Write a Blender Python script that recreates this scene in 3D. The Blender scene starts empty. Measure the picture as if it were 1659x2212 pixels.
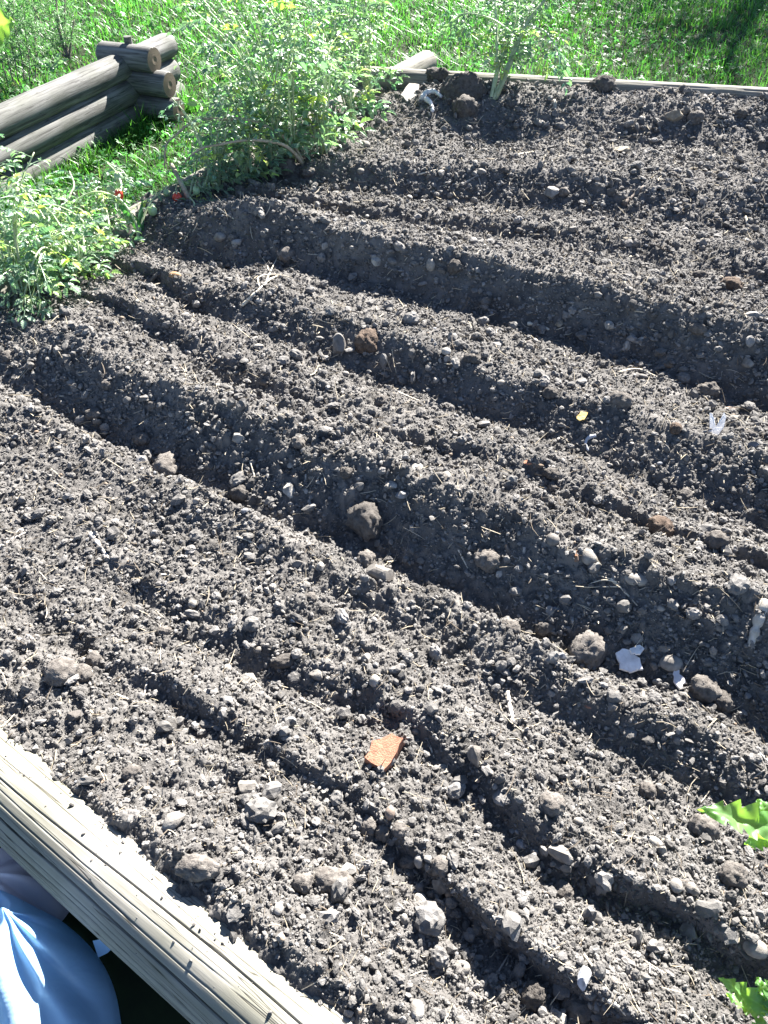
import bpy, math, random
import numpy as np
from mathutils import Vector
rng = np.random.default_rng(11)
random.seed(5)
R = math.radians
S = bpy.context.scene
COL = S.collection

# ------------------------------------------------------------------ camera, sky, sun, exposure
CAM_H = 1.25
PITCH = 45.0                       # degrees below the horizon
FPX = 1609.0                       # focal length in pixels of a 1659 x 2212 frame
cam_d = bpy.data.cameras.new('camera'); cam = bpy.data.objects.new('camera', cam_d); COL.objects.link(cam)
cam.location = (0, 0, CAM_H); cam.rotation_euler = (R(90 - PITCH), 0, 0)
cam_d.sensor_fit = 'VERTICAL'; cam_d.sensor_height = 24; cam_d.lens = 24 * FPX / 2212
cam_d.clip_start = 0.02; cam_d.clip_end = 400
S.camera = cam
SUN_AZ, SUN_EL = 24.0, 34.0        # azimuth from +Y towards +X
w = bpy.data.worlds.new('World'); S.world = w; w.use_nodes = True
nt = w.node_tree; bg = nt.nodes['Background']
sky = nt.nodes.new('ShaderNodeTexSky'); sky.sky_type = 'NISHITA'; sky.sun_disc = False
sky.sun_elevation = R(SUN_EL); sky.sun_rotation = R(SUN_AZ); sky.altitude = 2800; sky.air_density = .75; sky.dust_density = .3; sky.ozone_density = .6
nt.links.new(sky.outputs[0], bg.inputs[0]); bg.inputs[1].default_value = 0.05
sun_d = bpy.data.lights.new('sun', 'SUN'); sun_d.energy = 5.0; sun_d.angle = R(0.5); sun_d.color = (1, 0.96, 0.9)
sun = bpy.data.objects.new('sun', sun_d); COL.objects.link(sun)
sdir = Vector((math.sin(R(SUN_AZ)) * math.cos(R(SUN_EL)), math.cos(R(SUN_AZ)) * math.cos(R(SUN_EL)), math.sin(R(SUN_EL))))
sun.rotation_euler = sdir.to_track_quat('Z', 'Y').to_euler()
S.view_settings.view_transform = 'Standard'; S.view_settings.look = 'None'
S.view_settings.exposure = 2.7; S.view_settings.gamma = 1.0
S.cycles.max_bounces = 6; S.cycles.transmission_bounces = 4; S.cycles.transparent_max_bounces = 4

# ------------------------------------------------------------------ helpers
CP, SP = math.cos(R(PITCH)), math.sin(R(PITCH))
def pix(u, v, t):                  # point at depth t on the line of sight of frame point (u, v)
    x = (np.asarray(u, float) - 829.5) / FPX; y = (np.asarray(v, float) - 1106) / FPX
    return np.stack([x * t, (CP - SP * y) * t, CAM_H - (SP + CP * y) * t], -1)
def at_z(u, v, z):
    y = (np.asarray(v, float) - 1106) / FPX
    return pix(u, v, (CAM_H - np.asarray(z, float)) / (SP + CP * y))
def depth(p): return CP * p[1] + SP * (CAM_H - p[2])

def mesh_np(name, V, F, tint=None, smooth=False):
    """F: list of int arrays (n,k)"""
    me = bpy.data.meshes.new(name)
    V = np.ascontiguousarray(V, np.float32)
    F = [np.asarray(f, np.int32) for f in F if len(f)]
    loops = np.concatenate([f.ravel() for f in F]); tot = np.concatenate([np.full(len(f), f.shape[1], np.int32) for f in F])
    st = np.concatenate([[0], np.cumsum(tot)[:-1]]).astype(np.int32)
    me.vertices.add(len(V)); me.vertices.foreach_set('co', V.ravel())
    me.loops.add(len(loops)); me.loops.foreach_set('vertex_index', loops)
    me.polygons.add(len(tot)); me.polygons.foreach_set('loop_start', st); me.polygons.foreach_set('loop_total', tot)
    me.polygons.foreach_set('use_smooth', np.full(len(tot), smooth, bool))
    if tint is not None:
        a = me.attributes.new('tint', 'FLOAT_COLOR', 'POINT')
        c = np.ones((len(V), 4), np.float32); c[:, :tint.shape[1]] = tint
        a.data.foreach_set('color', c.ravel())
    me.update(calc_edges=True)
    return me
def link(name, me, mat=None, parent=None, label=None, cat=None, group=None, kind=None, loc=None):
    o = bpy.data.objects.new(name, me); COL.objects.link(o)
    if me is not None and mat is not None: me.materials.append(mat)
    if parent is not None: o.parent = parent
    if loc is not None: o.location = [float(q) for q in loc]
    tag(o, label, cat, group, kind); return o
def tag(o, label=None, cat=None, group=None, kind=None):
    if label: o['label'] = label
    if cat: o['category'] = cat
    if group: o['group'] = group
    if kind: o['kind'] = kind
class MB:
    def __init__(s): s.V = []; s.F = {}; s.T = []; s.n = 0
    def add(s, V, F, tint=None):
        V = np.asarray(V, float)
        for f in F:
            f = np.asarray(f)
            if len(f): s.F.setdefault(f.shape[1], []).append(f + s.n)
        s.V.append(V); s.n += len(V)
        t = np.ones((len(V), 3)) if tint is None else np.broadcast_to(np.asarray(tint, float), (len(V), 3))
        s.T.append(t)
    def build(s, name, mat, parent=None, smooth=False, origin=None, **kw):
        V = np.concatenate(s.V)
        if origin is not None: V = V - np.asarray(origin)
        me = mesh_np(name, V, [np.concatenate(f) for f in s.F.values()], np.concatenate(s.T), smooth)
        return link(name, me, mat, parent, loc=origin if parent is None else None, **kw)

def hash2(ix, iy, seed):
    h = (ix.astype(np.int64) * 374761393 + iy.astype(np.int64) * 668265263 + seed * 974634777) & 0xffffffff
    h = ((h ^ (h >> 13)) * 1274126177) & 0xffffffff
    h = ((h ^ (h >> 16)) * 2246822519) & 0xffffffff
    return ((h ^ (h >> 15)) & 0xffffff) / float(0xffffff)
def vnoise(x, y, seed):            # smooth value noise in -1..1
    ix = np.floor(x); iy = np.floor(y); fx = x - ix; fy = y - iy
    ux = fx * fx * fx * (fx * (fx * 6 - 15) + 10); uy = fy * fy * fy * (fy * (fy * 6 - 15) + 10)
    a = hash2(ix, iy, seed); b = hash2(ix + 1, iy, seed); c = hash2(ix, iy + 1, seed); d = hash2(ix + 1, iy + 1, seed)
    return 2 * (a + (b - a) * ux + (c - a) * uy + (a - b - c + d) * ux * uy) - 1
def fbm(x, y, seed, octv=3, gain=.5):
    r = 0; g = 1; tot = 0
    for k in range(octv):
        ca, sa = math.cos(.7 * k + .4), math.sin(.7 * k + .4)
        r = r + g * vnoise((x * ca - y * sa) * 2 ** k + 17.3 * k, (x * sa + y * ca) * 2 ** k - 9.1 * k, seed + k); tot += g; g *= gain
    return r / tot
def stamps(x, y, cell, dens, r0, r1, seed, flat=.85):   # dense random lumps, as a height
    ix = np.floor(x / cell); iy = np.floor(y / cell); out = np.zeros_like(x)
    for dx in (-1, 0, 1):
        for dy in (-1, 0, 1):
            cx = ix + dx; cy = iy + dy
            px = (cx + hash2(cx, cy, seed)) * cell; py = (cy + hash2(cx, cy, seed + 1)) * cell
            rr = r0 + (r1 - r0) * hash2(cx, cy, seed + 2) ** 2
            on = hash2(cx, cy, seed + 3) < dens
            el = .7 + .6 * hash2(cx, cy, seed + 4); th = 6.28 * hash2(cx, cy, seed + 5)
            ax = (x - px) * np.cos(th) + (y - py) * np.sin(th); ay = -(x - px) * np.sin(th) + (y - py) * np.cos(th)
            q = rr * rr - (ax * el) ** 2 - (ay / el) ** 2
            out = np.maximum(out, np.where(on & (q > 0), np.sqrt(np.maximum(q, 0)) * flat, 0))
    return out

def sphere_noise(V, sc, seed, octv=3):
    o = seed * 3.7
    return (fbm(V[:, 0] * sc + o, V[:, 1] * sc - V[:, 2] * sc * .8, seed, octv) + fbm(V[:, 1] * sc + o, V[:, 2] * sc + V[:, 0] * sc * .6, seed + 9, octv) + fbm(V[:, 2] * sc - o, V[:, 0] * sc - V[:, 1] * sc * .7, seed + 5, octv)) / 3
def crom(P, n):                    # Catmull-Rom resample
    P = np.asarray(P, float)
    if len(P) == 2: return P[0] + (P[1] - P[0]) * np.linspace(0, 1, n)[:, None]
    Q = np.concatenate([[2 * P[0] - P[1]], P, [2 * P[-1] - P[-2]]]); m = len(P) - 1
    t = np.linspace(0, m, n); i = np.minimum(t.astype(int), m - 1); f = (t - i)[:, None]
    a, b, c, d = Q[i], Q[i + 1], Q[i + 2], Q[i + 3]
    return .5 * (2 * b + (c - a) * f + (2 * a - 5 * b + 4 * c - d) * f ** 2 + (3 * b - a - 3 * c + d) * f ** 3)
def tube(P, r, k=5, caps=True):
    P = np.asarray(P, float); n = len(P); r = np.broadcast_to(np.asarray(r, float), (n,))
    T = np.gradient(P, axis=0); T /= np.linalg.norm(T, axis=1)[:, None] + 1e-12
    ref = np.array([0, 0, 1.]) if abs(T[:, 2]).mean() < .8 else np.array([1., 0, 0])
    A = np.cross(T, ref); A /= np.linalg.norm(A, axis=1)[:, None] + 1e-12; B = np.cross(T, A)
    th = np.linspace(0, 2 * np.pi, k, endpoint=False)
    V = P[:, None] + r[:, None, None] * (np.cos(th)[None, :, None] * A[:, None] + np.sin(th)[None, :, None] * B[:, None])
    i = np.arange(n - 1)[:, None] * k; j = np.arange(k)[None]; j2 = (j + 1) % k
    F = np.stack([i + j, i + j2, i + k + j2, i + k + j], -1).reshape(-1, 4)
    out = [F]
    if caps: out.append(np.stack([np.arange(k)[::-1], (n - 1) * k + np.arange(k)]))
    return V.reshape(-1, 3), out
def rot_rand(n):                   # n random rotation matrices
    q = rng.normal(size=(n, 4)); q /= np.linalg.norm(q, axis=1)[:, None]; a, b, c, d = q.T
    return np.stack([1 - 2 * (c * c + d * d), 2 * (b * c - a * d), 2 * (b * d + a * c), 2 * (b * c + a * d), 1 - 2 * (b * b + d * d),
                     2 * (c * d - a * b), 2 * (b * d - a * c), 2 * (c * d + a * b), 1 - 2 * (b * b + c * c)], -1).reshape(n, 3, 3)
def ico(sub):
    import bmesh
    bm = bmesh.new(); bmesh.ops.create_icosphere(bm, subdivisions=sub, radius=1)
    V = np.array([v.co[:] for v in bm.verts]); F = np.array([[v.index for v in f.verts] for f in bm.faces]); bm.free(); return V, F
ICO1, ICO2, ICO3, ICO4 = ico(1), ico(2), ico(3), ico(4)

# ------------------------------------------------------------------ materials
def mat(name, build):
    m = bpy.data.materials.new(name); m.use_nodes = True; t = m.node_tree; b = t.nodes['Principled BSDF']
    build(t, b, lambda k, **kw: _node(t, k, **kw), lambda a, c: t.links.new(a, c)); return m
def _node(t, k, **kw):
    n = t.nodes.new('ShaderNode' + k)
    for a, v in kw.items():
        if a.startswith('i_'): n.inputs[a[2:].replace('_', ' ')].default_value = v
        else: setattr(n, a, v)
    return n
def ramp(n, stops):
    e = n.color_ramp.elements
    while len(e) < len(stops): e.new(.5)
    for q, (p, c) in zip(e, stops): q.position = p; q.color = (*c, 1) if len(c) == 3 else c
def earthy(c0, c1, scale, bump, bscale, rough=.95, tint=True, spec=.15):
    def f(t, b, N, L):
        tc = N('TexCoord'); n1 = N('TexNoise', i_Scale=scale, i_Detail=6, i_Roughness=.65); L(tc.outputs['Object'], n1.inputs['Vector'])
        r = N('ValToRGB'); ramp(r, [(.32, c0), (.68, c1)]); L(n1.outputs[0], r.inputs[0]); out = r.outputs[0]
        if tint:
            a = N('Attribute', attribute_name='tint'); mx = N('MixRGB', blend_type='MULTIPLY', i_Fac=1); L(out, mx.inputs[1]); L(a.outputs[0], mx.inputs[2]); out = mx.outputs[0]
        L(out, b.inputs['Base Color']); b.inputs['Roughness'].default_value = rough; b.inputs['Specular IOR Level'].default_value = spec
        n2 = N('TexNoise', i_Scale=bscale, i_Detail=4, i_Roughness=.7); L(tc.outputs['Object'], n2.inputs['Vector'])
        bp = N('Bump', i_Strength=bump, i_Distance=.004); L(n2.outputs[0], bp.inputs['Height']); L(bp.outputs[0], b.inputs['Normal'])
    return f
SOIL0, SOIL1 = (.067, .063, .059), (.164, .155, .146)
M = {}
M['soil'] = mat('soil', earthy(SOIL0, SOIL1, 14, .8, 420))
M['crumb'] = mat('soil_crumb', earthy((.082, .077, .072), (.212, .202, .191), 30, .5, 500))
M['clod'] = mat('soil_clod', earthy((.075, .066, .059), (.175, .16, .145), 60, 1.0, 260))
M['stone'] = mat('stone', earthy((.55, .53, .5), (.95, .93, .9), 55, .35, 300, rough=.8, spec=.25))
M['fibre'] = mat('plant_fibre', earthy((.75, .72, .66), (1, 1, 1), 90, .2, 500, rough=.8))
M['brick'] = mat('terracotta', earthy((.24, .115, .075), (.40, .20, .13), 60, .8, 320, rough=.95))
M['paper'] = mat('dry_scrap', earthy((.55, .52, .5), (.8, .78, .75), 40, .3, 200, rough=.7, tint=True))

def leafy(col, trans, tr=.45, rough=.45, nscale=30, spec=.5):
    def f(t, b, N, L):
        a = N('Attribute', attribute_name='tint'); tc = N('TexCoord')
        n1 = N('TexNoise', i_Scale=nscale, i_Detail=3); L(tc.outputs['Object'], n1.inputs['Vector'])
        r = N('ValToRGB'); ramp(r, [(.3, tuple(c * .7 for c in col)), (.7, tuple(c * 1.25 for c in col))]); L(n1.outputs[0], r.inputs[0])
        mx = N('MixRGB', blend_type='MULTIPLY', i_Fac=1); L(r.outputs[0], mx.inputs[1]); L(a.outputs[0], mx.inputs[2]); L(mx.outputs[0], b.inputs['Base Color'])
        b.inputs['Roughness'].default_value = rough; b.inputs['Specular IOR Level'].default_value = spec
        tb = N('BsdfTranslucent'); m2 = N('MixRGB', blend_type='MULTIPLY', i_Fac=1); m2.inputs[1].default_value = (*trans, 1); L(a.outputs[0], m2.inputs[2]); L(m2.outputs[0], tb.inputs[0])
        ms = N('MixShader', i_Fac=tr); L(b.outputs[0], ms.inputs[1]); L(tb.outputs[0], ms.inputs[2])
        L(ms.outputs[0], t.nodes['Material Output'].inputs[0])
    return f
M['grass'] = mat('grass_blade', leafy((.045, .14, .026), (.095, .32, .035), .4, .4, spec=.35))
M['clover'] = mat('clover_leaf', leafy((.05, .165, .045), (.09, .33, .06), .4, .55, spec=.25))
M['leaf'] = mat('tomato_leaf', leafy((.23, .31, .22), (.24, .45, .15), .38, .38))
M['fern'] = mat('feathery_leaf', leafy((.14, .24, .13), (.2, .4, .13), .4, .45))
M['bigleaf'] = mat('broad_leaf', leafy((.13, .26, .09), (.34, .62, .06), .5, .38, 60))
M['strap'] = mat('strap_leaf', leafy((.05, .16, .08), (.12, .42, .06), .4, .35))
M['stem'] = mat('green_stem', leafy((.46, .52, .32), (.4, .6, .2), .25, .5))
M['drystem'] = mat('dry_stem', earthy((.26, .21, .15), (.46, .40, .31), 60, .4, 200))
M['bark'] = mat('woody_bark', earthy((.09, .075, .06), (.22, .19, .16), 60, .8, 180))
M['red'] = mat('ripe_tomato', lambda t, b, N, L: (b.inputs['Base Color'].__setattr__('default_value', (.62, .06, .03, 1)), b.inputs['Roughness'].__setattr__('default_value', .25)))
M['green'] = mat('unripe_tomato', lambda t, b, N, L: (b.inputs['Base Color'].__setattr__('default_value', (.28, .40, .22, 1)), b.inputs['Roughness'].__setattr__('default_value', .3)))

def lawn_nodes(t, b, N, L):
    tc = N('TexCoord'); n1 = N('TexNoise', i_Scale=5, i_Detail=8, i_Roughness=.7); L(tc.outputs['Object'], n1.inputs['Vector'])
    r = N('ValToRGB'); ramp(r, [(.3, (.016, .018, .011)), (.55, (.024, .034, .014)), (.75, (.04, .055, .02))]); L(n1.outputs[0], r.inputs[0]); L(r.outputs[0], b.inputs['Base Color'])
    b.inputs['Roughness'].default_value = 1; b.inputs['Specular IOR Level'].default_value = .1
M['lawn'] = mat('lawn_ground', lawn_nodes)

def wood(c0, c1, crack=.75, end=False):
    def f(t, b, N, L):
        tc = N('TexCoord'); mp = N('Mapping'); L(tc.outputs['Object'], mp.inputs['Vector']); mp.inputs['Scale'].default_value = (1.2, 22, 22)
        n1 = N('TexNoise', i_Scale=3, i_Detail=7, i_Roughness=.65, i_Distortion=.4); L(mp.outputs[0], n1.inputs['Vector'])
        n0 = N('TexNoise', i_Scale=7, i_Detail=4); L(tc.outputs['Object'], n0.inputs['Vector'])
        r = N('ValToRGB'); ramp(r, [(.3, c0), (.62, c1)]); L(n1.outputs[0], r.inputs[0])
        r0 = N('ValToRGB'); ramp(r0, [(.35, (.72, .74, .68)), (.65, (1, 1, 1))]); L(n0.outputs[0], r0.inputs[0])
        mx = N('MixRGB', blend_type='MULTIPLY', i_Fac=1); L(r.outputs[0], mx.inputs[1]); L(r0.outputs[0], mx.inputs[2])
        mp2 = N('Mapping'); L(tc.outputs['Object'], mp2.inputs['Vector']); mp2.inputs['Scale'].default_value = (.9, 30, 30)
        n2 = N('TexNoise', i_Scale=2.2, i_Detail=2, i_Roughness=.5, i_Distortion=.3); L(mp2.outputs[0], n2.inputs['Vector'])
        sb = N('Math', operation='SUBTRACT'); L(n2.outputs[0], sb.inputs[0]); sb.inputs[1].default_value = .5
        ab = N('Math', operation='ABSOLUTE'); L(sb.outputs[0], ab.inputs[0])
        rc = N('ValToRGB'); ramp(rc, [(.0, (.12, .11, .1)), (.016, (1, 1, 1))]); L(ab.outputs[0], rc.inputs[0])
        m3 = N('MixRGB', blend_type='MULTIPLY', i_Fac=crack); L(mx.outputs[0], m3.inputs[1]); L(rc.outputs[0], m3.inputs[2])
        a = N('Attribute', attribute_name='tint'); m4 = N('MixRGB', blend_type='MULTIPLY', i_Fac=1); L(m3.outputs[0], m4.inputs[1]); L(a.outputs[0], m4.inputs[2])
        L(m4.outputs[0], b.inputs['Base Color']); b.inputs['Roughness'].default_value = .8; b.inputs['Specular IOR Level'].default_value = .2
        ad = N('Math', operation='MULTIPLY'); L(rc.outputs[0], ad.inputs[0]); L(n1.outputs[0], ad.inputs[1])
        bp = N('Bump', i_Strength=.3, i_Distance=.003); L(ad.outputs[0], bp.inputs['Height']); L(bp.outputs[0], b.inputs['Normal'])
    return f
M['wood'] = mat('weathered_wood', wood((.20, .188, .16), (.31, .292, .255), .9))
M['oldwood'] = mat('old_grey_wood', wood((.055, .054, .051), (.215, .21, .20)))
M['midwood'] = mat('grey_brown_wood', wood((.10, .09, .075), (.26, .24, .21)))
def endgrain(t, b, N, L):
    tc = N('TexCoord'); sx = N('SeparateXYZ'); L(tc.outputs['Object'], sx.inputs[0])
    cb = N('CombineXYZ'); L(sx.outputs[1], cb.inputs[0]); L(sx.outputs[2], cb.inputs[1])
    ln = N('VectorMath', operation='LENGTH'); L(cb.outputs[0], ln.inputs[0])
    n = N('TexNoise', i_Scale=40, i_Detail=4); L(tc.outputs['Object'], n.inputs['Vector'])
    ma = N('Math', operation='MULTIPLY_ADD'); L(n.outputs[0], ma.inputs[0]); ma.inputs[1].default_value = .02; L(ln.outputs['Value'], ma.inputs[2])
    m = N('Math', operation='MULTIPLY'); L(ma.outputs[0], m.inputs[0]); m.inputs[1].default_value = 700
    s = N('Math', operation='SINE'); L(m.outputs[0], s.inputs[0])
    r = N('ValToRGB'); ramp(r, [(0, (.09, .065, .045)), (1, (.24, .18, .12))])
    mm = N('Math', operation='MULTIPLY_ADD'); L(s.outputs[0], mm.inputs[0]); mm.inputs[1].default_value = .3; mm.inputs[2].default_value = .4
    L(mm.outputs[0], r.inputs[0]); L(r.outputs[0], b.inputs['Base Color']); b.inputs['Roughness'].default_value = .9
M['endgrain'] = mat('cut_end_grain', endgrain)
def bagmat(t, b, N, L):
    b.inputs['Base Color'].default_value = (.40, .60, .80, 1); b.inputs['Roughness'].default_value = .28; b.inputs['Specular IOR Level'].default_value = .5
    tb = N('BsdfTranslucent'); tb.inputs[0].default_value = (.35, .6, .85, 1); ms = N('MixShader', i_Fac=.3); L(b.outputs[0], ms.inputs[1]); L(tb.outputs[0], ms.inputs[2])
    L(ms.outputs[0], t.nodes['Material Output'].inputs[0])
    tc = N('TexCoord'); n = N('TexNoise', i_Scale=9, i_Detail=3, i_Distortion=1.5); L(tc.outputs['Object'], n.inputs['Vector'])
    bp = N('Bump', i_Strength=.25, i_Distance=.02); L(n.outputs[0], bp.inputs['Height']); L(bp.outputs[0], b.inputs['Normal']); L(bp.outputs[0], tb.inputs['Normal'])
M['bag'] = mat('blue_plastic', bagmat)
def palebag(t, b, N, L):
    b.inputs['Base Color'].default_value = (.62, .55, .58, 1); b.inputs['Roughness'].default_value = .35
M['palebag'] = mat('pale_plastic', palebag)

# ------------------------------------------------------------------ layout of the bed
E = np.array([.875, -.485]); E /= np.linalg.norm(E); NN = np.array([-E[1], E[0]])
LAWN_Z = -.20
LA, LB = np.array([-.927, 2.94]), np.array([.266, 5.15])          # axis of the left border log
LD = (LB - LA) / np.linalg.norm(LB - LA); LN = np.array([LD[1], -LD[0]])
FA, FB = at_z(820, 172, .06)[:2], at_z(1659, 219, .06)[:2]          # axis of the far border log
FD = (FB - FA) / np.linalg.norm(FB - FA); FN = np.array([-FD[1], FD[0]])
FRONT_R = .077
GA, GB = at_z(0, 1826, -.045)[:2], at_z(417, 2212, -.045)[:2]         # axis of the front border log
GD = (GB - GA) / np.linalg.norm(GB - GA); GN = np.array([-GD[1], GD[0]]); GA = GA + GN * FRONT_R; GB = GB + GN * FRONT_R
LINES = [  # furrow crests and the feet of their near faces, far to near: (height, points)
 (.085, [(850, 172), (1100, 200), (1659, 232)]),
 (-.01, [(760, 285), (1000, 300), (1300, 305), (1659, 325)]),
 (.06, [(700, 345), (1000, 362), (1300, 385), (1659, 400)]),
 (-.015, [(660, 400), (850, 425), (1100, 448), (1400, 482), (1659, 508)]),
 (.035, [(600, 420), (900, 462), (1100, 486), (1400, 524), (1659, 556)]),
 (.015, [(590, 428), (900, 482), (1100, 510), (1400, 562), (1659, 610)]),
 (.115, [(470, 436), (580, 452), (748, 494), (915, 525), (1111, 565), (1306, 610), (1488, 668), (1659, 712)]),
 (-.015, [(430, 548), (497, 562), (678, 592), (888, 642), (1055, 684), (1237, 742), (1446, 806), (1659, 876)]),
 (.05, [(350, 574), (420, 608), (600, 655), (830, 722), (1100, 818), (1350, 895), (1659, 985)]),
 (-.015, [(345, 625), (420, 672), (560, 722), (760, 788), (1000, 872), (1250, 985), (1450, 1070), (1659, 1140)]),
 (.03, [(240, 640), (400, 724), (600, 808), (830, 895), (1100, 988), (1400, 1100), (1659, 1198)]),
 (.010, [(235, 662), (400, 764), (600, 852), (830, 936), (1100, 1022), (1400, 1128), (1659, 1228)]),
 (.06, [(90, 690), (300, 808), (600, 906), (830, 990), (1100, 1090), (1300, 1172), (1659, 1296)]),
 (-.07, [(0, 826), (150, 905), (401, 1022), (575, 1106), (784, 1178), (1046, 1294), (1255, 1420), (1482, 1480), (1659, 1560)]),
 (-.035, [(17, 880), (174, 940), (401, 1070), (575, 1152), (784, 1236), (1046, 1328), (1255, 1465), (1482, 1570), (1659, 1690)]),
 (-.07, [(60, 990), (300, 1112), (488, 1200), (697, 1286), (906, 1376), (1116, 1512), (1325, 1618), (1659, 1775)]),
 (-.028, [(60, 1070), (192, 1148), (418, 1302), (645, 1442), (837, 1528), (1046, 1668), (1220, 1822), (1394, 1912)]),
 (-.062, [(60, 1120), (192, 1198), (418, 1352), (645, 1492), (837, 1580), (1046, 1722), (1220, 1880), (1394, 1968)]),
 (-.012, [(0, 1215), (70, 1258), (244, 1404), (575, 1598), (732, 1684), (872, 1820), (1046, 1992), (1255, 2115)]),
 (-.046, [(0, 1268), (70, 1312), (244, 1458), (575, 1652), (732, 1738), (872, 1880), (1046, 2056), (1255, 2180)]),
 (-.002, [(0, 1400), (174, 1540), (401, 1650), (697, 1850), (900, 2040), (1080, 2170)]),
 (.016, [(0, 1590), (231, 1745), (370, 1850), (579, 2010), (768, 2150)]),
]
Y0, C0, C1, AY = -.12, .0016, .00125, .9
NJ, NI = 1240, 1150
Ymax = Y0 + C0 / C1 * (math.exp(C1 * (NJ - 1)) - 1)
A0, A1 = -.80, .80
def macro(x, y):
    s = x * E[0] + y * E[1]; wv = x * NN[0] + y * NN[1]
    ws, hs = [], []
    for z, pts in LINES:
        p = at_z([q[0] for q in pts], [q[1] for q in pts], z); ps = p[:, 0] * E[0] + p[:, 1] * E[1]; pw = p[:, 0] * NN[0] + p[:, 1] * NN[1]
        o = np.argsort(ps); ps, pw = ps[o], pw[o]; sl = np.polyfit(ps, pw, 1)[0]
        k = np.interp(s, ps, pw) + np.where(s < ps[0], (s - ps[0]) * sl, 0) + np.where(s > ps[-1], (s - ps[-1]) * sl, 0)
        k = k + .022 * vnoise(s * 3.1, np.full_like(s, len(ws) * 7.7), 40) + .014 * vnoise(s * 9, np.full_like(s, len(ws) * 3.3), 41)
        ws.append(k); n_ = len(ws)
        fs = {15: -.62, 16: -.85, 17: -.85, 18: -1.0, 19: -1.0}.get(n_ - 1)
        if fs is not None: kf = np.clip((s - fs) / .3, 0, 1); z = (-.045 if n_ - 1 < 18 else -.025) * (1 - kf) * .8 + z * (.2 + .8 * kf)
        hs.append(z + .016 * vnoise(s * 2.3, np.full_like(s, n_ * 5.1), 43) + .008 * vnoise(s * 7, np.full_like(s, n_ * 2.9), 44))
    ws = np.stack(ws[::-1]); hs = np.stack(hs[::-1])          # near to far
    for i in range(1, len(ws)): ws[i] = np.maximum(ws[i], ws[i - 1] + .012)
    z = np.where(wv < ws[0], hs[0] - np.clip((ws[0] - wv) * .5, 0, .08), hs[-1])
    for i in range(len(ws) - 1):
        m = (wv >= ws[i]) & (wv < ws[i + 1]); f = np.clip((wv - ws[i]) / (ws[i + 1] - ws[i]), 0, 1)
        f = (.72 * f + .28 * f * f * (3 - 2 * f)) if hs[i + 1].mean() > hs[i].mean() else (.4 * f + .6 * f * f * (3 - 2 * f))
        z = np.where(m, hs[i] + (hs[i + 1] - hs[i]) * f, z)
    dl = (x - LA[0]) * LN[0] + (y - LA[1]) * LN[1]
    k = np.clip((dl - .12) / .35, 0, 1); k = k * k * (3 - 2 * k)
    z = z * (.35 + .65 * k) + (1 - k) * (-.005)
    z = z + .012 * fbm(x * 4, y * 4, 3, 2)
    return z
J = np.arange(NJ); YY = Y0 + C0 / C1 * (np.exp(C1 * J) - 1); AA = np.linspace(A0, A1, NI)
GX = AA[None, :] * (YY[:, None] + AY); GY = np.broadcast_to(YY[:, None], GX.shape).copy()
def inside(x, y, pad=0.0):
    return (((x - LA[0]) * LN[0] + (y - LA[1]) * LN[1]) > .0 - pad) & (((x - FA[0]) * FN[0] + (y - FA[1]) * FN[1]) < .0 + pad) & (((x - GA[0]) * GN[0] + (y - GA[1]) * GN[1]) > .0 - pad)
GM = macro(GX, GY)
px_size = np.sqrt(GX ** 2 + GY ** 2 + 1.5) / 745
amp = np.clip(.75 + .6 * fbm(GX * 2.2, GY * 2.2, 90, 2), .35, 1.3)
GZ = GM + amp * (.015 * fbm(GX * 14, GY * 14, 7, 3) + .009 * fbm(GX * 50, GY * 50, 17, 3)) + .004 * fbm(GX * 160, GY * 160, 19, 2)
GZ += amp * .9 * stamps(GX + .006 * fbm(GX * 60, GY * 60, 5, 2), GY + .006 * fbm(GX * 60, GY * 60, 6, 2), .05, .38, .009, .024, 21) + .9 * amp * stamps(GX + .3, GY, .024, .55, .004, .011, 31) + .8 * stamps(GX, GY + .2, .011, .7, .0018, .005, 51)
def height(x, y, g=None):
    g = GZ if g is None else g
    x = np.asarray(x, float); y = np.asarray(y, float)
    j = np.clip(np.log(np.maximum(1 + (y - Y0) * C1 / C0, 1e-6)) / C1, 0, NJ - 1.001); i = np.clip((x / (y + AY) - A0) / (A1 - A0) * (NI - 1), 0, NI - 1.001)
    j0 = j.astype(int); i0 = i.astype(int); fj = j - j0; fi = i - i0
    return (g[j0, i0] * (1 - fj) * (1 - fi) + g[j0, i0 + 1] * (1 - fj) * fi + g[j0 + 1, i0] * fj * (1 - fi) + g[j0 + 1, i0 + 1] * fj * fi)
TS = np.linspace(.7, 7.5, 1400)
def hit(u, v):                     # where the line of sight meets the soil (or the lawn outside the bed)
    P = pix(u, v, TS[:, None] if False else TS[:, None].ravel()) if False else np.stack([((u - 829.5) / FPX) * TS, (CP - SP * (v - 1106) / FPX) * TS, CAM_H - (SP + CP * (v - 1106) / FPX) * TS], -1)
    ins = inside(P[:, 0], P[:, 1]); h = np.where(ins, height(P[:, 0], P[:, 1], GM), LAWN_Z)
    k = np.argmax(P[:, 2] <= h)
    return P[k]
keep = inside(GX, GY, .06)
ids = np.arange(NJ * NI).reshape(NJ, NI)
quad = np.stack([ids[:-1, :-1], ids[:-1, 1:], ids[1:, 1:], ids[1:, :-1]], -1)
kq = keep[:-1, :-1] & keep[:-1, 1:] & keep[1:, 1:] & keep[1:, :-1]
quad = quad[kq].reshape(-1, 4); used = np.zeros(NJ * NI, bool); used[quad.ravel()] = True
remap = np.cumsum(used) - 1
GV = np.stack([GX, GY, GZ], -1).reshape(-1, 3)[used]
tn = (1 + .22 * fbm(GV[:, 0] * 9, GV[:, 1] * 9, 61, 3))[:, None] * np.ones(3)
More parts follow.
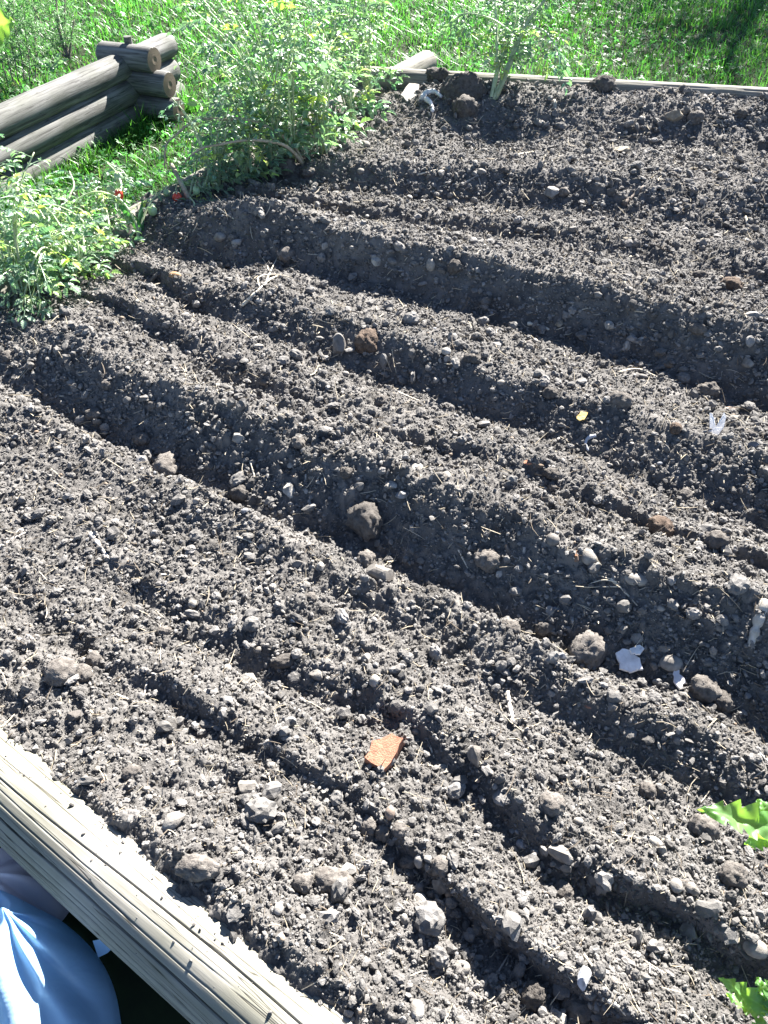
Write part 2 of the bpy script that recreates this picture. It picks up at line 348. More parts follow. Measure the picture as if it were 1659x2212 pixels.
link('garden_soil', mesh_np('garden_soil', GV, [remap[quad]], tn, True), M['soil'], label='dark tilled soil raked into furrows', kind='structure')

# lawn: one sheet to the horizon
lw = MB(); lw.add([(-150, -150, LAWN_Z), (150, -150, LAWN_Z), (150, 150, LAWN_Z), (-150, 150, LAWN_Z)], [[(0, 1, 2, 3)]])
lw.build('lawn', M['lawn'], label='green lawn around the raised beds', kind='structure')

# ------------------------------------------------------------------ loose crumbs, gravel and fibres (nobody could count them)
def scatter(n, jmin=0, jmax=NJ - 1):
    j = rng.uniform(jmin, jmax, n); a = rng.uniform(A0 + .02, A1 - .02, n)
    y = Y0 + C0 / C1 * (np.exp(C1 * j) - 1); x = a * (y + AY)
    # crumbs gather where the ground is rough
    ok = inside(x, y, -.05); x, y = x[ok], y[ok]
    return x, y, np.sqrt(x * x + y * y + 1.5) / 745
def lumps(base, x, y, z, r, jit, sq=(.6, 1.0), tints=None, sink=.25):
    V0, F0 = base; n = len(x); k = len(V0)
    D = 1 + jit * rng.uniform(-1, 1, (n, k)); Vv = V0[None] * D[..., None]
    Vv = Vv * rng.uniform(.38, 1.3, (n, 1, 3)); Vv = np.einsum('nij,nkj->nki', rot_rand(n), Vv)
    Vv[..., 2] *= rng.uniform(*sq, (n, 1)); Vv *= r[:, None, None]
    Vv += np.stack([x, y, z + r * (.85 - sink)], -1)[:, None]
    F = (F0[None] + (np.arange(n) * k)[:, None, None]).reshape(-1, F0.shape[1])
    return Vv.reshape(-1, 3), F, np.repeat(tints, k, 0)
cr = MB()
x, y, ps = scatter(330000); r = np.clip(ps * (.62 + .55 * rng.pareto(2.5, len(x))), .0011, .0065)
V, F, T = lumps(ICO1, x, y, height(x, y), r, .34, tints=rng.normal(1, .18, len(x)).clip(.55, 1.5)[:, None] * np.ones(3)); cr.add(V, [F], T)
x, y, ps = scatter(260000); sl = np.abs(height(x, y + .02, GM) - height(x, y - .02, GM)) / .04; ok = rng.random(len(x)) < (sl - .25) * .9; x, y, ps = x[ok], y[ok], ps[ok]; r = np.clip(ps * (.7 + .8 * rng.pareto(2.4, len(x))), .0012, .009)
V, F, T = lumps(ICO1, x, y, height(x, y), r, .34, tints=rng.normal(1, .18, len(x)).clip(.55, 1.5)[:, None] * np.ones(3)); cr.add(V, [F], T)
x, y, ps = scatter(30000); cl = fbm(x * 5, y * 5, 222, 2) + .25 * rng.normal(size=len(x)); ok = cl > -.05; x, y, ps = x[ok], y[ok], ps[ok]; r = np.clip(ps * (1.5 + 1.1 * rng.pareto(2.7, len(x))), .003, .015)
V, F, T = lumps(ICO2, x, y, height(x, y), r, .27, (.6, 1), rng.normal(1.0, .16, len(x)).clip(.6, 1.45)[:, None] * np.ones(3)); cr.add(V, [F], T)
x, y, ps = scatter(60000); sl = np.abs(height(x, y + .02, GM) - height(x, y - .02, GM)) / .04; ok = rng.random(len(x)) < (sl - .28) * .8; x, y, ps = x[ok], y[ok], ps[ok]; r = np.clip(ps * (1.6 + 1.3 * rng.pareto(2.5, len(x))), .003, .017)
V, F, T = lumps(ICO2, x, y, height(x, y), r, .25, (.7, 1), rng.normal(1.0, .2, len(x)).clip(.6, 1.5)[:, None] * np.ones(3)); cr.add(V, [F], T)
x, y, ps = scatter(1500); r = np.clip(ps * (3.2 + 1.6 * rng.pareto(3, len(x))), .008, .02)
V3 = ICO3[0] * (1 + .35 * np.abs(sphere_noise(ICO3[0], 2.6, 4, 2)) + .25 * sphere_noise(ICO3[0], 5, 9, 2))[:, None]
V, F, T = lumps((V3, ICO3[1]), x, y, height(x, y), r, .10, (.6, .95), rng.normal(1.0, .15, len(x)).clip(.6, 1.4)[:, None] * np.ones(3)); cr.add(V, [F], T)
cr.build('soil_crumbs', M['crumb'], label='loose crumbs of dry soil covering the furrows', kind='stuff')
gr = MB()
x, y, ps = scatter(3000); r = np.clip(ps * (1.0 + .8 * rng.pareto(3, len(x))), .002, .008)
pal = np.array([(.24, .22, .2), (.32, .3, .28), (.2, .18, .17), (.38, .36, .32), (.28, .22, .17), (.24, .25, .27)])
V, F, T = lumps(ICO2, x, y, height(x, y), r, .07, (.7, 1), pal[rng.integers(0, 6, len(x))] * rng.uniform(.8, 1.15, (len(x), 1)), .15); gr.add(V, [F], T)
gr.build('gravel', M['stone'], smooth=True, label='fine pale gravel scattered through the soil', kind='stuff')
fb = MB()
x, y, ps = scatter(15000); z = height(x, y)
n = len(x); Ln = np.clip(ps * rng.gamma(2.0, 4.6, n), .005, .07); th = rng.uniform(0, 2 * np.pi, n); el = rng.normal(.15, .35, n)
d = np.stack([np.cos(th) * np.cos(el), np.sin(th) * np.cos(el), np.sin(el)], -1); bend = rng.normal(0, .22, (n, 3))
rad = np.clip(ps * rng.uniform(.22, .55, n), .0004, .0022)
col = np.where(rng.random((n, 1)) < .62, np.array([[.42, .37, .29]]), np.array([[.12, .1, .08]])) * rng.uniform(.7, 1.25, (n, 1))
for q in range(n):
    tt = np.linspace(-.5, .5, 4)[:, None]; P = np.array([x[q], y[q], z[q] + .003 + Ln[q] * .3 * abs(d[q, 2])]) + d[q] * tt * Ln[q] + bend[q] * (tt ** 2) * Ln[q]
    Vt, Ft = tube(P, rad[q] * np.array([.7, 1, 1, .5]), 3, False); fb.add(Vt, Ft, col[q])
fb.build('soil_fibres', M['fibre'], label='bits of straw and root fibre lying in the soil', kind='stuff')

# ------------------------------------------------------------------ border timbers
def log_mesh(L, rad, seed, n=40, m=90, groove=(), wob=.012, taper=0, round_end=.006):
    """log along local X from 0 to L, with its bark-free surface slightly uneven and split lengthwise"""
    th = np.linspace(0, 2 * np.pi, n, endpoint=False); xs = np.linspace(0, L, m)
    X, Tt = np.meshgrid(xs, th, indexing='ij')
    rr = rad * (1 - taper * X / L) * (1 + wob * 2 * vnoise(X * 1.7 + seed, np.cos(Tt) * 1.2 + 3, seed) + wob * vnoise(X * 5, np.sin(Tt) * 2 + seed, seed + 1) + .003 * vnoise(X * 2, Tt * 9, seed + 2))
    for (g, wd, dp, a, b) in groove:
        c = g + .10 * vnoise(X * 1.6 + g * 9, X * 0, seed + 5) + .03 * vnoise(X * 7 + g * 9, X * 0, seed + 6)
        dd = np.abs((Tt - c + np.pi) % (2 * np.pi) - np.pi) * rad
        fade = np.clip((X - a) / .06, 0, 1) * np.clip((b - X) / .06, 0, 1)
        rr -= dp * fade * np.clip(1 - dd / wd, 0, 1)
    ed = np.minimum(X, L - X); rr = np.where(ed < round_end, rr - (round_end - ed) * .7, rr)
    V = np.stack([X, rr * np.cos(Tt), rr * np.sin(Tt)], -1).reshape(-1, 3)
    i = np.arange(m - 1)[:, None] * n; j = np.arange(n)[None]; j2 = (j + 1) % n
    F = np.stack([i + j, i + j2, i + n + j2, i + n + j], -1).reshape(-1, 4)
    return V, F, n, m
def log(name, p0, p1, rad, seed, matk, label, cat='log', group=None, ends=(True, True), **kw):
    p0 = np.asarray(p0, float); p1 = np.asarray(p1, float); L = np.linalg.norm(p1 - p0)
    V, F, n, m = log_mesh(L, rad, seed, **kw)
    b = MB(); b.add(V, [F]); o = b.build(name, M[matk], smooth=True, label=label, cat=cat, group=group)
    o.location = p0; o.rotation_euler = Vector((p1 - p0)).to_track_quat('X', 'Z').to_euler()
    for k, on in enumerate(ends):
        if not on: continue
        ring = V[k * (m - 1) * n:k * (m - 1) * n + n]; c = ring.mean(0); eb = MB()
        rings = [c + (ring - c) * q + np.array([(1 if k else -1) * .002 * (1 - q) + 0, 0, 0]) for q in (1, .66, .33)]
        Vc = np.concatenate(rings + [c[None]]); jj = np.arange(n); j2 = (jj + 1) % n
        fq = np.concatenate([np.stack([a * n + jj, a * n + j2, (a + 1) * n + j2, (a + 1) * n + jj], -1) for a in (0, 1)])
        ft = np.stack([2 * n + jj, 2 * n + j2, np.full(n, 3 * n)], -1)
        if not k: fq = fq[:, ::-1]; ft = ft[:, ::-1]
        eb.add(Vc, [fq, ft]); eb.build('cut_end', M['endgrain'], o)
    return o
def g3(p, z): return np.array([p[0], p[1], z])
gv = [(g, wdt, dp, a, b) for g, wdt, dp, a, b in
      [(1.05, .0018, .003, 0, 4), (1.32, .0014, .002, .3, 1.9), (1.62, .002, .004, 0, 4), (1.80, .0012, .002, .7, 1.5), (2.05, .0016, .003, .2, 4), (2.30, .0022, .005, 0, 2.6), (2.5, .0012, .002, .5, 1.4), (2.72, .0016, .003, .6, 4), (2.95, .0016, .003, 0, 4), (.7, .0015, .003, 0, 4), (3.2, .0015, .003, 0, 4)]]
gs = GA - GD * 1.0; ge = GB + GD * 1.4
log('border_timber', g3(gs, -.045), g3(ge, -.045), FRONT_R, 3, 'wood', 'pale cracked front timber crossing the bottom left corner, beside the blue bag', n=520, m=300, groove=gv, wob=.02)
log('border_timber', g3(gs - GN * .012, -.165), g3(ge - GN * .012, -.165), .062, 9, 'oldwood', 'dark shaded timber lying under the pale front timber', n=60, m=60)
log('border_timber', g3(LA - LD * 1.9, -.02), g3(LB, -.02), .066, 5, 'midwood', 'left border timber mostly hidden by tomato plants, its bright end by the far corner', n=70, m=160, groove=[(1.2, .003, .006, 0, 6), (1.9, .003, .006, 0, 6)])
log('border_timber', g3(FA - FD * .22, .06), g3(FB + FD * 1.6, .06), .060, 6, 'midwood', 'long timber along the far edge of the bed in front of the lawn', n=70, m=160, groove=[(1.2, .003, .006, 0, 6), (2.0, .003, .006, 0, 6), (2.5, .003, .005, 1, 4)])

sp = MB(); n = 420; f = rng.uniform(.3, 2.4, n); an = rng.normal(.25, .45, n).clip(-1.1, 1.2); pos = gs[None] + GD[None] * f[:, None]
x = pos[:, 0] + GN[0] * np.sin(an) * FRONT_R; y = pos[:, 1] + GN[1] * np.sin(an) * FRONT_R; z = -.045 + np.cos(an) * FRONT_R * 1.0
V, F, T = lumps(ICO1, x, y, z, np.clip(.0011 * (1 + rng.pareto(2.2, n)), .001, .006), .3, tints=rng.uniform(.5, .9, (n, 1)) * np.ones(3)); sp.add(V, [F], T)
sp.build('soil_specks', M['crumb'], label='specks of soil spilled on the front timber', kind='stuff')

# neighbouring bed: log cabin corner
KP, KQ = at_z(0, 246, .125)[:2], at_z(345, 92, .125)[:2]; KD = (KQ - KP) / np.linalg.norm(KQ - KP); K0 = KQ - KD * .52; KE = np.array([.93, -.36]); KE /= np.linalg.norm(KE)
for k, (z, r, ex, lb) in enumerate([(.095, .067, .60, 'topmost long log of the stacked corner, sunlit along its top'),
                                    (-.025, .068, .57, 'middle long log of the stacked corner, half in shade'),
                                    (-.145, .066, .58, 'lowest long log of the stacked corner, standing in the grass')]):
    off = KE * .012 * k
    log('corner_log', g3(K0 - KD * 2.2 + off, z), g3(K0 + KD * ex + off, z), r, 20 + k, 'oldwood', lb, group='logs of the neighbouring bed corner', n=48, m=110, groove=[(1.0, .003, .006, 0, 4), (1.9, .003, .006, 0, 4)], wob=.02)
cross = []
for k, (z, r, ex, lb) in enumerate([(.135, .066, .20, 'topmost cross log of the stacked corner, round cut end facing the bed'),
                                    (.022, .064, .27, 'second cross log of the stacked corner, below the topmost cut end'),
                                    (-.10, .062, .30, 'lowest cross log of the stacked corner, resting in the grass')]):
    q = K0 + KD * .16
    cross.append(log('corner_log', g3(q - KE * (.13 + .05 * k), z), g3(q + KE * ex, z), r, 30 + k, 'oldwood', lb, group='logs of the neighbouring bed corner', n=48, m=60, groove=[(1.4, .003, .006, 0, 4)], wob=.02))
pg = MB(); pz = np.array([[.17, .02, .05], [.17, .02, .095]]); Vt, Ft = tube(pz, .022, 12); pg.add(Vt, Ft); pg.build('peg', M['oldwood'], cross[0])

# ------------------------------------------------------------------ stones and clods, each a thing
LAND = {'terracotta shard': (829, 1644), 'broad white chip': (1355, 1437), 'large round dark clod': (792, 1130), 'tall standing stone': (731, 760),
        'dark brown round clod': (1578, 624), 'forked straw': (1345, 1265), 'branching twig': (560, 625), 'tan stone by the far bank': (1339, 332), 'big crumbly clod at left': (362, 1018),
        'egg-shaped stone': (1272, 1208), 'tall crumbly clod by the white chip': (1266, 1412), 'twin-sided clod above the front timber': (134, 1458), 'pointed dark rock': (1025, 1640),
        'torn white scrap': (1540, 935), 'diagonal slab rock': (823, 1241), 'white-blue stone near the bottom edge': (1258, 2117), 'grey trapezoid stone': (1488, 2020), 'pale rounded stone on the upper ridge': (475, 516),
        'red tomato at the woody stump': (383, 428), 'dark mound at the far log': (1002, 187), 'angular white stone above the timber': (375, 1776), 'tan round pebble': (1136, 750),
        'white angular stone on the ridge': (1625, 690), 'lower right leaf': (1600, 2160), 'upper right leaf': (1590, 1770)}
used_labels = {}
ORD = ['', 'second ', 'third ', 'fourth ', 'fifth ', 'sixth ', 'seventh ', 'eighth ', 'ninth ', 'tenth ']
def auto_label(desc, u, v, skip=()):
    ks = sorted((math.hypot(u - p[0], (v - p[1]) * 1.2), k) for k, p in LAND.items() if k not in skip and math.hypot(u - p[0], v - p[1]) > 6)
    for best in range(6):
        d0, k = ks[best]; du, dv = u - LAND[k][0], v - LAND[k][1]
        far = 'just ' if d0 < 70 else ('' if d0 < 190 else 'well ')
        if abs(du) > 2.2 * abs(dv): ds = 'right of' if du > 0 else 'left of'
        elif abs(dv) > 2.2 * abs(du): ds = 'below' if dv > 0 else 'above'
        else: ds = ('below and ' if dv > 0 else 'above and ') + ('right of' if du > 0 else 'left of')
        s = f'{desc} {far}{ds} the {k}'
        if s not in used_labels and len(s.split()) <= 16: used_labels[s] = 1; return s
    for q in ORD[1:]:
        s2 = q + s
        if s2 not in used_labels: used_labels[s2] = 1; return s2
    return s
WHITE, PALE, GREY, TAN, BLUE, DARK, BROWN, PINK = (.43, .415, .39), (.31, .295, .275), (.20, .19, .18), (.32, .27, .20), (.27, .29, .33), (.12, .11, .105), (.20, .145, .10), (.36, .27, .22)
CN = {WHITE: 'white', PALE: 'pale', GREY: 'grey', TAN: 'tan', BLUE: 'bluish', DARK: 'dark', BROWN: 'brown', PINK: 'pinkish'}
W_, P_, G_, T_, B_, D_, N_, K_ = WHITE, PALE, GREY, TAN, BLUE, DARK, BROWN, PINK
# kind: p pebble, r angular rock, c crumbly clod, s flat slab
ST = [
 (475,516,27,24,'p',P_,'pale rounded stone on the upper ridge below the tomato stump'),(444,531,12,11,'p',W_,0),(618,555,34,44,'c',P_,0),(378,597,28,20,'p',(.42,.26,.14),'flat stone half orange half grey on the left ridge'),
 (401,687,19,19,'p',W_,0),(450,716,11,10,'p',P_,0),(551,734,13,15,'r',W_,0),(560,754,22,19,'r',W_,0),(731,760,28,60,'r',G_,'tall standing stone leaning in the middle furrow'),(792,745,46,54,'c',N_,'brown angular clod right of the tall standing stone'),
 (747,809,16,13,'p',P_,0),(560,652,14,13,'p',W_,0),(814,567,23,28,'r',W_,0),(930,580,20,33,'p',P_,'pale egg of stone stuck in the upper ridge face'),(981,582,30,30,'c',D_,0),(1136,750,23,22,'p',T_,'tan round pebble lying at the foot of the upper ridge'),
 (964,762,21,20,'p',W_,0),(939,712,14,9,'p',B_,0),(1043,806,13,13,'r',P_,0),(1018,778,34,24,'c',D_,0),(1061,679,9,9,'p',B_,0),(1076,742,8,8,'p',W_,0),(1250,778,16,15,'r',P_,0),(1207,704,20,18,'r',T_,0),(793,470,9,10,'p',W_,0),(985,472,17,17,'p',D_,0),
 (1301,444,13,13,'p',W_,0),(1272,459,12,11,'p',P_,0),(1236,498,18,18,'r',G_,0),(1509,600,34,24,'c',D_,0),(1578,624,47,40,'c',N_,'dark brown round clod on the upper right ridge'),(1625,690,46,27,'r',W_,'white angular stone on the ridge below the brown round clod'),
 (1316,707,23,22,'r',W_,0),(1390,741,31,22,'r',W_,0),(1354,750,16,24,'r',W_,0),(1613,785,25,30,'r',P_,0),(1504,717,38,30,'c',G_,0),(1444,793,22,14,'p',N_,0),(1358,628,19,15,'p',P_,0),(1515,536,17,14,'p',G_,0),(1558,758,12,11,'p',P_,0),(1445,559,14,14,'c',G_,0),(1387,815,22,12,'p',G_,0),
 (362,1018,52,57,'c',P_,'big crumbly clod at left, palest lump below the long trench'),(308,952,36,30,'c',G_,0),(372,899,19,21,'r',P_,0),(356,921,33,15,'r',G_,0),(452,1009,26,26,'c',G_,0),(126,970,17,12,'p',W_,0),(381,984,11,9,'r',K_,0),(208,899,38,27,'c',G_,0),(18,777,28,26,'c',G_,0),
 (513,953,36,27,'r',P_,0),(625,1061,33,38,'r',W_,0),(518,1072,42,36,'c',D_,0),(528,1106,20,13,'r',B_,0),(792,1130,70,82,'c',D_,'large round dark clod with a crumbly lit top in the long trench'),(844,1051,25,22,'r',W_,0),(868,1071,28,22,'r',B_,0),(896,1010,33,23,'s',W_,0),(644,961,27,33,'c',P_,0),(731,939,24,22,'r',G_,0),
 (629,1007,15,14,'r',P_,0),(686,1071,17,16,'p',D_,0),(716,1091,13,12,'p',G_,0),(594,1115,17,15,'r',G_,0),(692,1128,8,12,'p',W_,0),(748,1027,26,26,'c',D_,0),(824,872,30,28,'c',G_,0),(1141,1000,18,14,'s',(.55,.25,.17),'small pinkish brick chip on the middle right ridge'),(1190,1030,30,24,'c',D_,0),(1166,1009,20,10,'r',N_,0),
 (1112,982,10,9,'p',W_,0),(1190,853,30,24,'c',D_,0),(1082,830,17,14,'p',P_,0),(943,824,16,15,'r',P_,0),(1070,862,17,15,'r',G_,0),(967,1035,28,34,'s',G_,0),(1192,1054,19,16,'c',G_,0),(1315,1006,14,11,'r',P_,0),(1303,1083,10,13,'p',W_,0),
 (1335,872,56,42,'c',G_,0),(1526,850,54,38,'c',G_,0),(1458,931,26,27,'c',N_,0),(1497,874,15,20,'r',W_,0),(1576,902,28,17,'p',N_,0),(1628,963,24,16,'r',(.16,.17,.2),0),(1599,933,20,18,'c',P_,0),(1480,1076,32,30,'c',G_,0),(1623,940,20,17,'c',P_,0),(1575,886,24,13,'r',K_,0),(1580,1057,13,12,'p',T_,0),
 (1266,1412,68,88,'c',P_,'tall crumbly clod standing left of the broad white chip'),(1448,1437,48,38,'p',P_,'pale rounded triangular stone right of the broad white chip'),(1517,1495,58,58,'c',G_,0),(1555,1520,46,44,'c',D_,0),(1272,1208,36,46,'p',P_,'egg-shaped pale stone tilted on the trench bank'),(1243,1208,18,40,'r',(.30,.15,.08),'rusty brown sliver of stone beside the egg-shaped stone'),
 (1375,1258,56,30,'p',P_,0),(1054,1214,52,48,'c',P_,0),(1078,1240,18,20,'r',W_,0),(1104,1360,34,36,'c',G_,0),(1177,1364,38,28,'c',G_,0),(1424,1317,22,16,'p',P_,0),(1434,1402,28,24,'r',G_,0),(1412,1443,14,24,'p',G_,0),(1213,1420,24,20,'r',B_,0),(1193,1171,30,30,'p',G_,0),(1424,1147,50,58,'c',N_,0),(1545,1175,46,42,'c',G_,0),
 (1270,1529,18,11,'s',(.5,.19,.1),'tiny red brick chip left of the tall clod in shade'),(1197,1556,58,28,'s',G_,0),(1286,1285,16,16,'p',G_,0),(1234,1343,14,15,'r',W_,0),(1201,1321,17,16,'r',B_,0),(1311,1325,15,15,'r',G_,0),
 (809,1476,26,34,'p',W_,'smooth white pebble standing alone above the terracotta shard'),(930,1497,20,17,'p',W_,0),(1025,1640,34,64,'r',G_,'pointed dark rock standing right of the terracotta shard'),(956,1664,24,18,'r',W_,0),(842,1759,22,38,'p',K_,0),(1192,1743,60,50,'c',P_,0),(1211,1846,62,40,'r',P_,0),(1207,1872,36,20,'s',G_,0),(906,1862,22,36,'p',W_,0),(880,1866,38,28,'c',P_,0),(951,1874,38,42,'c',P_,0),
 (797,1787,38,38,'c',P_,0),(829,1801,34,38,'c',P_,0),(862,1795,28,34,'c',P_,0),(951,1916,46,32,'r',P_,0),(1249,1775,22,16,'p',W_,0),(1174,1595,14,8,'r',W_,0),(1209,1583,14,9,'p',W_,0),(1122,1827,20,20,'p',B_,0),(1031,1688,12,12,'p',K_,0),(749,1882,38,28,'r',W_,0),
 (134,1458,58,60,'c',P_,'twin-sided pale clod casting a dark hollow, above the front timber'),(180,1460,36,36,'c',G_,0),(208,1432,34,34,'c',G_,0),(164,1552,28,38,'s',D_,'dark upright oval stone with a bright rim near the timber'),(367,1568,42,36,'r',W_,0),(295,1319,26,20,'p',G_,0),(268,1317,16,14,'p',P_,0),(417,1307,20,20,'p',P_,0),(356,1368,28,24,'c',P_,0),(338,1494,21,14,'p',W_,0),(356,1264,20,14,'r',B_,0),(443,1499,24,18,'p',P_,0),
 (540,1472,38,32,'r',W_,0),(491,1448,22,26,'p',W_,0),(614,1432,52,32,'c',D_,0),(686,1461,36,24,'r',G_,0),(693,1229,16,26,'r',W_,0),(641,1220,27,19,'r',G_,0),(823,1241,64,44,'r',G_,'diagonal slab rock half buried at the trench foot'),(790,1212,34,42,'c',P_,0),(503,1325,12,12,'p',W_,0),(765,1342,12,20,'p',W_,0),(744,1374,18,16,'p',G_,0),(793,1426,24,26,'r',P_,0),(864,1457,24,10,'p',G_,0),(671,1295,28,24,'c',G_,0),
 (906,1954,38,46,'r',W_,0),(874,1988,18,30,'p',W_,0),(998,2092,36,28,'p',P_,0),(939,2089,22,15,'p',W_,0),(900,2184,34,42,'p',W_,0),(1153,2158,50,78,'c',D_,0),(969,1985,50,17,'s',P_,0),(716,1910,80,58,'c',P_,0),(375,1776,54,40,'r',W_,'angular white stone sitting just above the front timber'),(287,1674,38,30,'c',G_,0),(539,1702,50,36,'r',P_,0),(590,1660,20,30,'p',W_,0),(180,1628,24,15,'p',W_,0),
 (657,1910,42,42,'c',P_,0),(602,1964,22,26,'p',W_,0),(430,1878,80,44,'c',P_,0),(1412,1820,32,20,'p',W_,0),(1425,1841,20,30,'r',P_,0),(1488,2020,40,50,'r',P_,'grey trapezoid stone on the lower right slope'),(1625,2054,52,42,'p',P_,0),(1258,2117,34,44,'r',(.55,.58,.66),'white-blue stone lying near the bottom edge'),(1517,1790,60,54,'c',P_,0),(1581,1895,60,56,'c',G_,0),(1459,1915,28,32,'p',P_,0),(1496,1922,28,24,'r',P_,0),
 (1215,1929,36,40,'c',G_,0),(1398,1712,34,42,'c',G_,0),(1243,2183,62,52,'c',P_,0),(1209,2200,50,22,'r',W_,0),(1547,1956,36,20,'p',G_,0),(1339,332,37,34,'r',T_,'tan stone by the far bank, tallest on the far small ridge'),(1454,259,34,36,'r',T_,0),(1501,261,32,30,'c',G_,0),(1163,271,24,23,'r',G_,0),(1386,259,16,15,'p',P_,0),(1351,288,10,9,'p',W_,0),(1299,192,52,38,'c',D_,'dark clod resting against the far timber'),
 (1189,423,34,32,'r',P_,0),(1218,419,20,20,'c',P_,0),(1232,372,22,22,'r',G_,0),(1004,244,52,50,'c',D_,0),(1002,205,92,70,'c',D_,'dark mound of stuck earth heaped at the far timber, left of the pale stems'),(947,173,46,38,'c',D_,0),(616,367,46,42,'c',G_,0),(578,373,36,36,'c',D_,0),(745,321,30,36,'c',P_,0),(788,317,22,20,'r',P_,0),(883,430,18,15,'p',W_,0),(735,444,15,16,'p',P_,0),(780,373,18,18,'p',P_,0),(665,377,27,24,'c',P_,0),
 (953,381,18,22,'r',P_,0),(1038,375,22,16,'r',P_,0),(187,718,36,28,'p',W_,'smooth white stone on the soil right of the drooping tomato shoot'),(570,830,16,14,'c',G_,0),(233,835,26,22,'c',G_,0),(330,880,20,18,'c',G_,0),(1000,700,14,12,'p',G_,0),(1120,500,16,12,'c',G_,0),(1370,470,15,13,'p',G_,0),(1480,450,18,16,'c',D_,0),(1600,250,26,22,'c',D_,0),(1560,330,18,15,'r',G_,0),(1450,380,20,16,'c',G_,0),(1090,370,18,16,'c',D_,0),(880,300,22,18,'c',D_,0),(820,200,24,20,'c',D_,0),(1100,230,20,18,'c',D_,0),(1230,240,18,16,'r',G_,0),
]
KN = {'p': ('pebble', 'pebble'), 'r': ('stone', 'stone'), 'c': ('soil_clod', 'clod'), 's': ('flat_stone', 'stone')}
def add_stone(idx, u, v, wp, hp, kind, colr, lab):
    p = hit(u, v); t = depth(p); a = wp * t / FPX / 2; h = hp * t / FPX / 2
    big = wp > 24
    V, F = (ICO4 if kind == 'c' and big else ICO3); V = V.copy()
    r2 = np.random.default_rng(1000 + idx)
    if kind == 'p': V *= (1 + .26 * sphere_noise(V, .9, idx, 2) + .06 * sphere_noise(V, 3, idx + 2, 2))[:, None]
    elif kind == 'c':
        V *= (1 + .45 * sphere_noise(V, 1.1, idx, 2) + .45 * np.abs(sphere_noise(V, 3.2, idx + 3, 2)) + .30 * sphere_noise(V, 7, idx + 4, 3))[:, None]
    else:                          # chop an ellipsoid with random planes
        V *= (1 + .1 * sphere_noise(V, 1.2, idx, 2))[:, None]
        for k in range(11):
            nrm = r2.normal(size=3); nrm /= np.linalg.norm(nrm); dd = r2.uniform(.5, .82)
            e = V @ nrm - dd; V -= np.where(e > 0, e, 0)[:, None] * nrm
        V *= (1 + .03 * sphere_noise(V, 6, idx + 2, 2))[:, None]; V *= 1.15
    # across, along the view ground track, and upright extents
    flat = {'p': .8, 'r': .85, 'c': .9, 's': .35}[kind]
    V[:, 0] *= a; V[:, 1] *= (h if kind != 's' else h * 1.1) * (1.0 if hp <= wp * 1.3 else .75); V[:, 2] *= min(a, h) * flat if hp <= wp * 1.3 else h * .9
    yaw = math.atan2(-p[0], p[1]) * .5 + r2.uniform(-.35, .35) * (0 if kind == 's' else 1); c, s = math.cos(yaw), math.sin(yaw)
    V = V @ np.array([[c, s, 0], [-s, c, 0], [0, 0, 1]])
    hz = V[:, 2].max(); p = np.array([p[0], p[1], height(p[0], p[1], GM) + hz * {'p': .3, 'r': .28, 'c': .25, 's': .5}[kind]])
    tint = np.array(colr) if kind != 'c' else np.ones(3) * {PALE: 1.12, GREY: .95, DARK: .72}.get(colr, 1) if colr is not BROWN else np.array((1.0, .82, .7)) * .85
    dn = np.clip(sphere_noise(V / max(a, h), 1.6, idx + 7, 3) * 3 + .35, 0, 1)[:, None] * (.0 if kind == 'c' else .75)   # dried mud stuck in patches
    T = tint * (1 - dn) + np.array([.165, .15, .136]) * dn
    b = MB(); b.add(V, [F], T); nm, cat = KN[kind]
    sz = 'tiny' if wp < 13 else 'small' if wp < 24 else 'mid-sized' if wp < 42 else 'large'
    if not lab:
        cn = CN.get(colr, 'slate') if kind != 'c' else {PALE: 'pale crumbly', GREY: 'rough', DARK: 'dark', BROWN: 'brown'}[colr]
        shp = {'p': 'rounded pebble', 'r': 'angular stone', 'c': 'soil clod', 's': 'flat stone'}[kind]
        lab = auto_label(f'{sz} {cn} {shp}', u, v)
    mk = 'clod' if kind == 'c' else ('brick' if colr[0] > 1.9 * colr[2] and colr[0] > .45 else 'stone')
    if mk == 'brick': b.T = [np.ones_like(V)]
    me = mesh_np(nm, V, [F], b.T[0], kind in 'pc')
    link(nm, me, M[mk], label=lab, cat=cat, group='soil clods on the furrows' if kind == 'c' else 'stones lying in the soil', loc=p)
for i, s in enumerate(ST): add_stone(i, *s)

